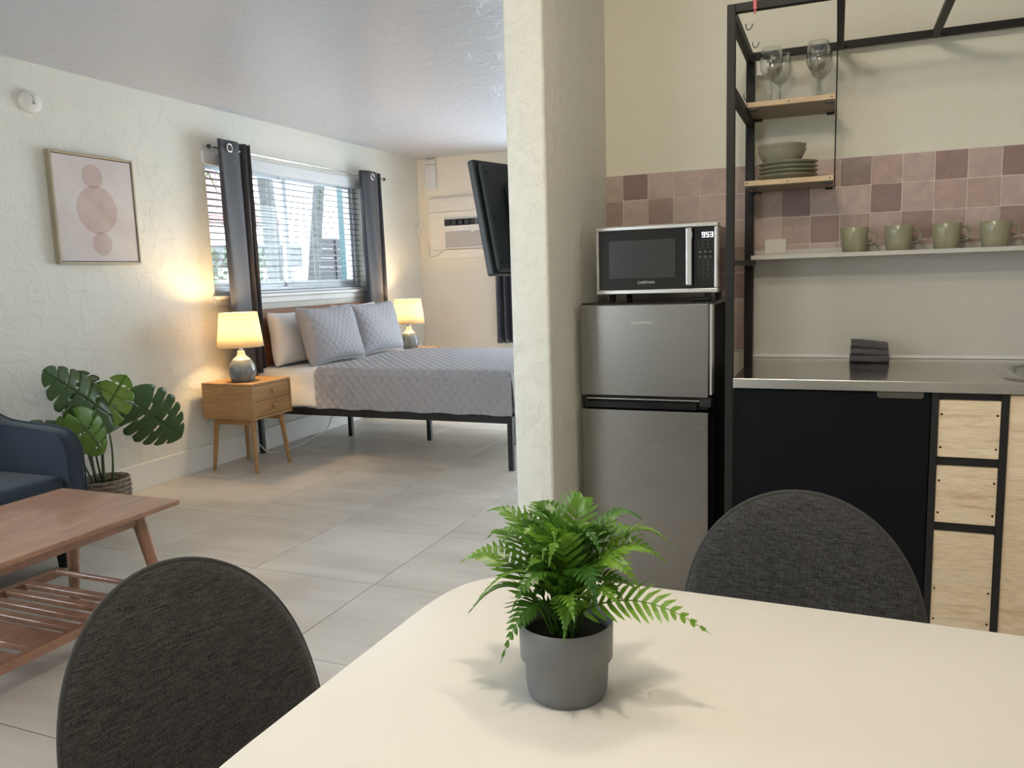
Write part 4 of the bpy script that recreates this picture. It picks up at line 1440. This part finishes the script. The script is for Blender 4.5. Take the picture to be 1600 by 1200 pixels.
def mug(x, label):
    t = thing('mug', (x, 3.06, 1.2832), label, 'mug', 'green mugs on the long shelf')
    out = [(0, 0), (0.034, 0), (0.0375, 0.004), (0.0415, 0.030), (0.0445, 0.060), (0.0455, 0.084), (0.0445, 0.0855), (0.0425, 0.084), (0.041, 0.060), (0.037, 0.020), (0.032, 0.008), (0, 0.007)]
    MB().lathe(out, 44).build('cup', SAGE, t, smooth=True, angle=55)
    MB().tube(spline([(0.043, 0, 0.072), (0.058, 0, 0.070), (0.0685, 0, 0.055), (0.067, 0, 0.040), (0.056, 0, 0.030), (0.040, 0, 0.026), (0.036, 0, 0.020)], 6), [0.0048 - 0.0001 * k for k in range(37)], 10).build('handle', SAGE, t, smooth=True)


for x, lb in ((0.055, 'first green mug from the outlet plate on the long shelf'), (0.195, 'second green mug from the outlet plate on the long shelf'), (0.341, 'third green mug from the outlet plate on the long shelf'), (0.483, 'rightmost green mug on the long shelf')):
    mug(x, lb)

# ------------------------------------------------------------------ worktop, sink, cabinets
wt = thing('worktop', (0.5, 2.85, 0.9), 'polished stainless steel worktop with an inset sink', 'worktop')
SX0, SX1, SY0, SY1 = 0.455, 1.05, 2.553, 3.02
hx0, hx1, hy0, hy1 = SX0 + 0.05, SX1 - 0.05, SY0 + 0.04, SY1 - 0.05


def wb(x0, x1, y0_, y1_, z0, z1, nm, mat=STEEL_TOP, bev=0.0):
    return MB().box(x0 - 0.5, x1 - 0.5, y0_ - 2.85, y1_ - 2.85, z0 - 0.9, z1 - 0.9, bev).build(nm, mat, wt)


mb = MB()
for q_ in ((-0.292, hx0, 2.527, 3.160), (hx1, RK1, 2.527, 3.160), (hx0, hx1, 2.527, hy0), (hx0, hx1, hy1, 3.160)):
    mb.box(q_[0] - 0.5, q_[1] - 0.5, q_[2] - 2.85, q_[3] - 2.85, -0.003, 0.0)
mb.build('slab', STEEL_TOP, wt)
MB().box(-0.292 - 0.5, RK1 - 0.5, 2.522 - 2.85, 2.5275 - 2.85, -0.030, 0.0005, 0.0015, 2).build('front_edge', STEEL_TRIM, wt)
mb = MB()
for q_ in ((-0.291, hx0 - 0.005), (hx1 + 0.005, RK1)):
    mb.box(q_[0] - 0.5, q_[1] - 0.5, 2.528 - 2.85, 3.158 - 2.85, -0.030, -0.003)
mb.build('core', BLACK, wt)
# sink: rim ring and basin
mb = MB()
loops = []
for (w_, h_, r_0, z_) in ((SX1 - SX0, SY1 - SY0, 0.11, 0.0004), (SX1 - SX0 - 0.008, SY1 - SY0 - 0.008, 0.106, 0.0035), (SX1 - SX0 - 0.09, SY1 - SY0 - 0.09, 0.085, 0.0030), (SX1 - SX0 - 0.11, SY1 - SY0 - 0.11, 0.080, -0.006), (SX1 - SX0 - 0.14, SY1 - SY0 - 0.14, 0.07, -0.12), (SX1 - SX0 - 0.24, SY1 - SY0 - 0.24, 0.05, -0.15)):
    loops.append([mb.bm.verts.new((px + (SX0 + SX1) / 2 - 0.5, py + (SY0 + SY1) / 2 - 2.85, z_)) for px, py in rrect(w_, h_, r_0, 8)])
for a, b_ in zip(loops, loops[1:]):
    for k in range(len(a)):
        mb.bm.faces.new((a[k], a[(k + 1) % len(a)], b_[(k + 1) % len(a)], b_[k]))
mb.bm.faces.new(loops[-1])
mb.build('sink_basin', STEEL_TRIM, wt, smooth=True, angle=45)

cab = thing('base_cabinet', (-0.015, 2.54, 0), 'dark anthracite base cabinet door under the worktop', 'cabinet')
MB().box(-0.276, 0.278, 0.02, 0.56, 0.15, 0.868).build('carcass', BLACK, cab)
d_ = MB().box(-0.276, 0.276, -0.004, 0.015, 0.150, 0.866, 0.0015).build('door', NAVYDOOR, cab)
hp = [(0.134, 0.868), (0.134, 0.856), (0.140, 0.850), (0.250, 0.850), (0.256, 0.856), (0.256, 0.868)]
MB().prism(hp, -0.012, -0.0042, 'y').build('handle', BRONZE, d_)
dru = thing('drawer_unit', (0.361, 2.54, 0), 'narrow black drawer unit with three pale wooden fronts', 'drawer unit')
for x_ in (-0.098, 0.077):
    MB().box(x_, x_ + 0.018, -0.008, 0.56, 0.13, 0.868).build('side_panel', BLACK, dru)
MB().box(-0.080, 0.077, 0.03, 0.56, 0.15, 0.868).build('interior', GLOSSBLK, dru)
for (z0, z1) in ((0.848, 0.866), (0.655, 0.679), (0.458, 0.484), (0.130, 0.158)):
    MB().box(-0.080, 0.077, 0.006, 0.03, z0, z1).build('rail', BLACK, dru)
for (z0, z1, hz) in ((0.681, 0.847, (0.806, 0.709)), (0.485, 0.654, (0.610, 0.514)), (0.160, 0.457, (0.282, 0.187))):
    dr = MB().box(-0.079, 0.076, -0.004, 0.014, z0, z1, 0.001).build('drawer_front', PLY, dru)
    for x_ in (-0.071, 0.068):
        for z_ in hz:
            o = MB().lathe([(0, 0), (0.0032, 0), (0.0032, 0.0006), (0, 0.0006)], 12).build('finger_hole', GLOSSBLK, dr)
            o.location = (x_, -0.0038, z_)
            o.rotation_euler = (PI / 2, 0, 0)
c2 = thing('sink_cabinet', (0.72, 2.54, 0), 'pale wooden sink cabinet door at the right edge', 'cabinet')
MB().box(-0.262, 0.60, 0.02, 0.56, 0.13, 0.74).build('carcass', BLACK, c2)
for (xa, xb, hx) in ((-0.264, 0.165, -0.22), (0.169, 0.598, 0.21)):
    dd_ = MB().box(xa, xb, -0.004, 0.015, 0.160, 0.866, 0.0015).build('door', PLY, c2)
    MB().prism([(hx + 0.07, 0.868), (hx + 0.07, 0.848), (hx + 0.078, 0.840), (hx + 0.19, 0.840), (hx + 0.198, 0.848), (hx + 0.198, 0.868)], -0.012, -0.0042, 'y').build('handle', BRONZE, dd_)
MB().box(-0.264, 0.598, 0.004, 0.02, 0.128, 0.157).build('rail', BLACK, c2)
struct(MB().box(-0.29, RK1, 2.60, 2.62, 0.0, 0.125).build('trim_5', BLACK))

# folded towel
tw = thing('folded_towel', (0.113, 3.045, 0.9005), 'folded charcoal waffle towel on the steel worktop', 'towel')
for k in range(3):
    def tf(i_, j, k=k):
        u, a = -1 + 2 * i_ / 22, 2 * PI * j / 28
        ca, sa = math.cos(a), math.sin(a)
        yy = 0.052 * (abs(ca) ** 0.45) * (1 if ca > 0 else -1)
        zz = 0.0125 * (abs(sa) ** 0.6) * (1 if sa > 0 else -1)
        w = 0.0012 * math.sin(i_ * 2.9) * math.sin(j * 3.1)
        return (u * (0.0625 - 0.002 * k), yy * (1 - 0.04 * k) + 0.004 * k + w, 0.0125 + 0.0235 * k + zz * (1 + 0.06 * math.sin(3 * u + k)) - 0.003 * u * k + w)
    mb = MB().grid(23, 29, tf)
    o = mb.build('fold', TOWEL, tw, smooth=True)
    vs0 = [v_.co for v_ in o.data.vertices]
    cap = MB()
    for i_ in (0, 22):
        cap.face([vs0[i_ * 29 + j] for j in range(28)])
    cap.build('fold_end', TOWEL, o)

# ------------------------------------------------------------------ fridge
FX0, FX1, FYF = -0.846, -0.380, 2.70
fr = thing('fridge', (-0.613, 2.92, 0), 'two-door stainless steel fridge standing beside the partition wall', 'fridge')


def fb(x0, x1, y0_, y1_, z0, z1, nm, mat, bev=0.0, seg=1, par=None):
    return MB().box(x0 + 0.613, x1 + 0.613, y0_ - 2.92, y1_ - 2.92, z0, z1, bev, seg).build(nm, mat, par or fr)


fb(FX0 + 0.004, FX1 - 0.002, 2.755, 3.150, 0.03, 1.118, 'cabinet', FRIDGEBLK, 0.006, 2)
fb(FX0, FX1, 2.725, 3.10, 1.119, 1.134, 'top_cap', GLOSSBLK, 0.004, 2)
for (z0, z1, nm) in ((0.806, 1.128, 'upper_door'), (0.06, 0.756, 'lower_door')):
    d_ = fb(FX0 + 0.001, FX1 - 0.012, 2.712, 2.752, z0, z1, nm, GLOSSBLK, 0.004, 2)
    fb(FX0 + 0.001, FX1 - 0.012, FYF, 2.7125, z0, z1, 'door_skin', STEEL, 0.004, 3, d_)
fb(FX1 - 0.012, FX1 - 0.001, 2.706, 2.752, 0.815, 1.126, 'door_edge', STEEL_TRIM, 0.002)
hs = fb(FX0 + 0.01, FX1 - 0.016, 2.722, 2.76, 0.760, 0.803, 'handle_recess', GLOSSBLK, 0.002)
MB().box(FX0 + 0.02 + 0.613, FX1 - 0.02 + 0.613, 2.708 - 2.92, 2.724 - 2.92, 0.791, 0.797, 0.0015).build('handle_strip', CHROME, hs)
MB().box(FX0 + 0.02 + 0.613, FX1 - 0.05 + 0.613, 2.704 - 2.92, 2.724 - 2.92, 0.759, 0.786, 0.004).build('handle_grip', GLOSSBLK, hs)
fb(FX1 - 0.045, FX1 - 0.004, 2.704, 2.74, 0.772, 0.806, 'hinge', BLACK, 0.003)
fb(FX1 - 0.075, FX1 - 0.010, 2.730, 2.78, 1.134, 1.148, 'hinge_cover', GLOSSBLK, 0.004)
for x_ in (FX0 + 0.05, FX1 - 0.05):
    for y_ in (2.80, 3.10):
        MB().lathe([(0, 0), (0.018, 0), (0.018, 0.032), (0, 0.032)], 14).build('foot', BLACK, fr).location = (x_ + 0.613, y_ - 2.92, 0)
text_mesh('brand_lettering', 'upstreman', 0.0185, PRINT, fr, (-0.006, FYF - 0.0015 - 2.92, 1.066))

# ------------------------------------------------------------------ microwave
MYF = 2.74
mw = thing('microwave', (-0.58, 2.9, 1.135), 'silver framed microwave with lit clock standing on the fridge', 'microwave')


def mbx(x0, x1, y0_, y1_, z0, z1, nm, mat, bev=0.0, seg=1, par=None):
    return MB().box(x0 + 0.58, x1 + 0.58, y0_ - 2.9, y1_ - 2.9, z0 - 1.135, z1 - 1.135, bev, seg).build(nm, mat, par or mw)


mbx(-0.785, -0.376, 2.775, 3.09, 1.162, 1.392, 'case', GLOSSBLK, 0.006, 2)
fpl = MB()
# silver bezel as a rounded frame made of four bars
for q_ in ((-0.792, -0.369, 1.383, 1.397), (-0.792, -0.369, 1.162, 1.178), (-0.792, -0.781, 1.178, 1.383), (-0.381, -0.369, 1.178, 1.383)):
    mbx(q_[0], q_[1], MYF, 2.785, q_[2], q_[3], 'bezel', STEEL_TRIM, 0.003, 2)
dr = mbx(-0.781, -0.4495, MYF + 0.004, 2.776, 1.178, 1.383, 'door', GLOSSBLK, 0.001)
mbx(-0.745, -0.512, MYF + 0.0025, MYF + 0.0045, 1.217, 1.348, 'door_window', MWGLASS, 0.0, 1, dr)
mbx(-0.472, -0.452, MYF - 0.022, MYF - 0.008, 1.189, 1.381, 'handle', CHROME, 0.003, 2, dr)
mbx(-0.466, -0.458, MYF - 0.010, MYF + 0.005, 1.20, 1.215, 'handle_post', CHROME, 0, 1, dr)
mbx(-0.466, -0.458, MYF - 0.010, MYF + 0.005, 1.355, 1.37, 'handle_post', CHROME, 0, 1, dr)
pn = mbx(-0.4485, -0.381, MYF + 0.003, 2.776, 1.178, 1.383, 'control_panel', GLOSSBLK, 0.001)
mbx(-0.4498, -0.4486, MYF - 0.0005, MYF + 0.02, 1.162, 1.178, 'seam', PRINT, 0, 1)
mbx(-0.4498, -0.4486, MYF - 0.0005, MYF + 0.02, 1.383, 1.397, 'seam', PRINT, 0, 1)
text_mesh('brand_lettering', 'CHEFMAN', 0.0125, PRINT, mw, (-0.614 + 0.58, MYF + 0.0030 - 2.9, 1.2015 - 1.135), 1.05)
SEG = {'9': 'abcdfg', '5': 'acdfg', '3': 'abcdg'}


def digit(ch, x, z, w, hgt):
    t_ = 0.0026
    mb = MB()
    y_a, y_b = MYF + 0.0018 - 2.9, MYF + 0.0032 - 2.9
    segs = {'a': (0, w, hgt - t_, hgt), 'd': (0, w, 0, t_), 'g': (0, w, hgt / 2 - t_ / 2, hgt / 2 + t_ / 2),
            'b': (w - t_, w, hgt / 2, hgt), 'c': (w - t_, w, 0, hgt / 2), 'e': (0, t_, 0, hgt / 2), 'f': (0, t_, hgt / 2, hgt)}
    for s in SEG[ch]:
        a = segs[s]
        mb.box(x + a[0] + 0.58, x + a[1] + 0.58, y_a, y_b, z + a[2] - 1.135, z + a[3] - 1.135)
    mb.build('display_digit', LED, mw)


for k, ch in enumerate('953'):
    digit(ch, -0.4225 + k * 0.0135, 1.3475, 0.0105, 0.0175)
for r in range(8):
    for c_ in range(3):
        z_ = 1.328 - r * 0.0165
        x_ = -0.434 + c_ * 0.0165
        if r in (2, 3):
            mbx(x_ + 0.002, x_ + 0.011, MYF + 0.0022, MYF + 0.0032, z_ + 0.003, z_ + 0.008, 'key_symbol', PRINTG)
            mbx(x_ + 0.0, x_ + 0.013, MYF + 0.0022, MYF + 0.0032, z_, z_ + 0.0012, 'key_symbol', PRINTG)
            continue
        mb = MB()
        for a in ((x_, x_ + 0.014, z_, z_ + 0.0007), (x_, x_ + 0.014, z_ + 0.0105, z_ + 0.0112), (x_, x_ + 0.0007, z_, z_ + 0.011), (x_ + 0.0133, x_ + 0.014, z_, z_ + 0.011)):
            mb.box(a[0] + 0.58, a[1] + 0.58, MYF + 0.0022 - 2.9, MYF + 0.0032 - 2.9, a[2] - 1.135, a[3] - 1.135)
        mb.build('key_outline', PRINTG, mw)
for (x_, y_) in ((-0.75, 2.80), (-0.41, 2.80), (-0.75, 3.06), (-0.41, 3.06)):
    MB().lathe([(0, 0), (0.011, 0), (0.013, 0.028), (0, 0.028)], 14).build('foot', BLACK, mw).location = (x_ + 0.58, y_ - 2.9, 0.0)

# ------------------------------------------------------------------ dining table, chairs
TZ = 0.74
tb = thing('dining_table', (0.03, 0.79, 0), 'white dining table with rounded corners in the foreground', 'table', rz=math.radians(-1.6))
A_, B_, N_ = 0.615, 0.40, 96


def sup(k, a, b_, n=6.5):
    t = 2 * PI * k / N_
    c_, s_ = math.cos(t), math.sin(t)
    return (a * math.copysign(abs(c_) ** (2 / n), c_), b_ * math.copysign(abs(s_) ** (2 / n), s_))


mb = MB()
rings = []
for (dl, z_) in ((-0.012, TZ - 0.024), (-0.002, TZ - 0.021), (0, TZ - 0.018), (0, TZ - 0.004), (-0.0015, TZ - 0.001), (-0.004, TZ)):
    rings.append([mb.bm.verts.new((*sup(k, A_ + dl, B_ + dl), z_)) for k in range(N_)])
for a, b_ in zip(rings, rings[1:]):
    for k in range(N_):
        mb.bm.faces.new((a[k], a[(k + 1) % N_], b_[(k + 1) % N_], b_[k]))
mb.bm.faces.new(rings[0][::-1])
mb.bm.faces.new(rings[-1])
mb.build('tabletop', TABLETOP, tb, smooth=True, angle=30)
for sx in (-1, 1):
    for sy in (-1, 1):
        MB().tube([(sx * 0.46, sy * 0.27, TZ - 0.024), (sx * 0.50, sy * 0.31, 0)], [0.024, 0.015], 16).build('leg', WHITE, tb, smooth=True, angle=40)
MB().box(-0.44, 0.44, -0.26, -0.24, TZ - 0.07, TZ - 0.024).build('apron', WHITE, tb)
MB().box(-0.44, 0.44, 0.24, 0.26, TZ - 0.07, TZ - 0.024).build('apron', WHITE, tb)


def chair(loc, rz, lean, sc, wr, label):
    """front is -Y. backrest dome: outline |x/.24|^2 + (dz/.332)^2.6 = 1"""
    t = thing('dining_chair', loc, label, 'chair', 'charcoal dining chairs at the white table', rz)
    NA, NR = 56, 12

    def edge(a):
        x = 0.24 * math.cos(a) * sc
        z = 0.332 * abs(math.sin(a)) ** (2 / 2.6) * sc
        return x, z

    def surf(x, z, off):
        return (x, -wr * (x / 0.24) ** 2 + lean * z + off, 0.45 + z)
    mb = MB()
    fr_, bk_ = {}, {}
    for i_ in range(NA + 1):
        a = PI * i_ / NA
        ex, ez = edge(a)
        for j in range(NR + 1):
            r = j / NR
            x, z = ex * r, ez * r + (1 - r) * 0.0
            pf = 0.020 * (1 - r ** 5)
            pb = 0.016 * (1 - r ** 4)
            fr_[i_, j] = mb.bm.verts.new(surf(x, z, -0.004 - pf))
            bk_[i_, j] = mb.bm.verts.new(surf(x, z, 0.010 + pb))
    for i_ in range(NA):
        for j in range(NR):
            mb.bm.faces.new((fr_[i_, j], fr_[i_ + 1, j], fr_[i_ + 1, j + 1], fr_[i_, j + 1]))
            mb.bm.faces.new((bk_[i_, j + 1], bk_[i_ + 1, j + 1], bk_[i_ + 1, j], bk_[i_, j]))
        mb.bm.faces.new((fr_[i_, NR], fr_[i_ + 1, NR], bk_[i_ + 1, NR], bk_[i_, NR]))
    bmesh.ops.remove_doubles(mb.bm, verts=mb.bm.verts, dist=0.0004)
    mb.build('backrest', CHARCOAL, t, smooth=True)
    MB().tube([surf(*[v_ * 1.004 for v_ in edge(PI * k / 60)], 0.003) for k in range(61)], 0.0055, 8).build('piping', PIPING, t, smooth=True)
    mb = MB()
    for sgn in (-0.004 - 0.020, 0.010 + 0.016):
        mb.grid(13, 4, lambda i_, j: surf((-0.24 + 0.48 * i_ / 12) * sc * (1 - 0.12 * (j / 3) ** 2), -0.10 * j / 3, (sgn if 0 < i_ < 12 else 0.003)))
    mb.build('lower_back', CHARCOAL, t, smooth=True)
    # seat: flat rounded cushion joined to the backrest
    mb = MB()
    rg = []
    outline = rrect(0.47 * sc, 0.45, 0.13, 8, 0, -0.205)
    for (dl, z_) in ((0.90, 0.335), (1.0, 0.345), (1.02, 0.37), (1.0, 0.395), (0.93, 0.410), (0.75, 0.414), (0.4, 0.408), (0.05, 0.405)):
        rg.append([mb.bm.verts.new((x * dl, -0.205 + (y + 0.205) * dl, z_)) for x, y in outline])
    for a, b_ in zip(rg, rg[1:]):
        for k in range(len(a)):
            mb.bm.faces.new((a[k], a[(k + 1) % len(a)], b_[(k + 1) % len(a)], b_[k]))
    mb.bm.faces.new(rg[0][::-1])
    mb.bm.faces.new(rg[-1])
    mb.build('seat', CHARCOAL, t, smooth=True)
    for sx in (-1, 1):
        for (ya, yb) in ((-0.33, -0.40), (-0.06, 0.01)):
            MB().tube([(sx * 0.14, ya, 0.34), (sx * 0.205, yb, 0.0)], [0.014, 0.009], 12).build('leg', BLACK, t, smooth=True, angle=40)
    return t


chair((-0.973, 0.945, 0), 1.346, 0.28, 0.955, 0.03, 'charcoal fabric chair at the left end of the white table')
chair((-0.056, 1.651, 0), -0.109, 0.11, 0.98, 0.03, 'charcoal fabric chair behind the white table, in front of the cabinets')

# ------------------------------------------------------------------ fern in grey pot
FX, FY = -0.291, 0.851
fn_ = thing('potted_fern', (FX, FY, TZ), 'green fern in a small grey pot on the white table', 'plant')
MB().lathe([(0, 0), (0.044, 0), (0.0475, 0.003), (0.049, 0.012), (0.0505, 0.042), (0.0555, 0.048), (0.0565, 0.090), (0.0555, 0.0925), (0.0535, 0.090), (0.0525, 0.070), (0, 0.068)], 56).build('pot', POTGREY, fn_, smooth=True, angle=50)
MB().lathe([(0, 0.074), (0.0528, 0.071)], 28).build('soil', SOIL, fn_)
frng = random.Random(21)


def frond(tip, rise, ln_scale=1.0, start=None, npin=13, pl=0.036, roll=0.0):
    st = Vector(start or (frng.uniform(-.015, .015), frng.uniform(-.015, .015), 0.075))
    tip = Vector(tip)
    midp = (st + tip) / 2
    out = Vector((tip.x - st.x, tip.y - st.y, 0))
    ctrl = Vector((st.x + out.x * 0.45, st.y + out.y * 0.45, max(st.z, tip.z) + rise))
    n = 28
    sp = bez(st, ctrl, tip, n)
    mb = MB()
    mb.tube([sp[k] for k in range(n + 1)], [0.0014 * (1 - 0.7 * k / n) for k in range(n + 1)], 5)
    up = Vector((0, 0, 1))
    for q_ in range(npin * 2):
        f = 0.20 + 0.79 * (q_ // 2) / (npin - 1)
        s = -1 if q_ % 2 else 1
        x_ = f * n
        i_ = min(int(x_), n - 1)
        p_ = sp[i_].lerp(sp[i_ + 1], x_ - i_)
        d = (sp[i_ + 1] - sp[i_]).normalized()
        sd = d.cross(up)
        if sd.length < 0.05:
            sd = Vector((1, 0, 0))
        sd.normalize()
        nr = sd.cross(d).normalized()
        if roll:
            rm = Matrix.Rotation(roll, 3, d)
            sd, nr = rm @ sd, rm @ nr
        prof = math.sin(PI * min(1, (f - 0.02) * 0.62 + 0.30)) * (1 - 0.75 * max(0, f - 0.55) / 0.45)
        l_ = pl * ln_scale * prof * frng.uniform(0.88, 1.1)
        dirv = (sd * s * 0.86 + d * 0.55 + nr * 0.18).normalized()
        tipd = (sd * s * 0.80 + d * 0.70 - nr * 0.12).normalized()
        wv = d * 0.0038
        m1 = p_ + dirv * l_ * 0.45
        m2 = p_ + dirv * l_ * 0.45 + (tipd * l_ * 0.55)
        v0 = mb.bm.verts.new(p_ - d * 0.0028)
        v1 = mb.bm.verts.new(p_ + d * 0.0028)
        v2 = mb.bm.verts.new(m1 + wv + nr * 0.0008)
        v3 = mb.bm.verts.new(m1 - wv + nr * 0.0008)
        v4 = mb.bm.verts.new(m1 * 0.4 + m2 * 0.6 + wv * 0.55)
        v5 = mb.bm.verts.new(m1 * 0.4 + m2 * 0.6 - wv * 0.75)
        v6 = mb.bm.verts.new(m2)
        mb.bm.faces.new((v0, v1, v2, v3))
        mb.bm.faces.new((v3, v2, v4, v5))
        mb.bm.faces.new((v5, v4, v6))
    # terminal leaflet
    d = (sp[n] - sp[n - 1]).normalized()
    sd = d.cross(up).normalized()
    mb.face([sp[n] - sd * 0.0015, sp[n] + sd * 0.0015, sp[n] + d * 0.012])
    o_ = mb.build('frond', FERN, fn_, smooth=False, recalc=False)
    return o_


def fl(x, y, z):
    return (x - FX, y - FY, z - TZ)


for (tp_, rise, sc_, rl) in ((fl(-0.128, 0.850, 0.842), 0.055, 1.15, 0.5), (fl(-0.345, 0.785, 0.808), 0.085, 0.95, 0), (fl(-0.425, 0.85, 0.888), 0.055, 1.0, -0.3), (fl(-0.378, 0.80, 0.868), 0.075, 0.9, 0.2),
                           (fl(-0.272, 0.79, 0.842), 0.055, 0.75, 0), (fl(-0.268, 0.87, 0.972), 0.03, 1.0, 0.3), (fl(-0.395, 0.87, 0.950), 0.03, 1.0, 0), (fl(-0.178, 0.88, 0.905), 0.07, 1.1, 0.2),
                           (fl(-0.172, 0.89, 0.922), 0.065, 1.1, -0.3), (fl(-0.205, 0.87, 0.958), 0.04, 1.1, 0), (fl(-0.318, 0.83, 0.962), 0.03, 1.0, 0.2), (fl(-0.345, 0.90, 0.955), 0.03, 1.0, 0),
                           (fl(-0.24, 0.82, 0.935), 0.06, 1.0, -0.2), (fl(-0.29, 0.80, 0.925), 0.06, 1.0, 0.3), (fl(-0.36, 0.82, 0.925), 0.06, 1.0, 0), (fl(-0.20, 0.83, 0.895), 0.07, 1.0, 0.3),
                           (fl(-0.41, 0.90, 0.905), 0.06, 1.0, 0), (fl(-0.30, 0.97, 0.90), 0.07, 1.1, 0), (fl(-0.22, 0.96, 0.905), 0.07, 1.1, 0), (fl(-0.37, 0.96, 0.90), 0.07, 1.1, 0),
                           (fl(-0.235, 0.79, 0.885), 0.075, 0.9, 0.2), (fl(-0.325, 0.775, 0.875), 0.08, 0.9, -0.2), (fl(-0.40, 0.815, 0.84), 0.075, 0.9, 0.3)):
    frond(tp_, rise, sc_, None, 14, 0.038, rl)
for k in range(16):
    a = k * 2.399
    rr = 0.035 + 0.075 * frng.random()
    frond((rr * math.cos(a), rr * math.sin(a), 0.150 + 0.075 * frng.random() - rr * 0.25), 0.03, 0.95, None, 12, 0.030, frng.uniform(-.5, .5))
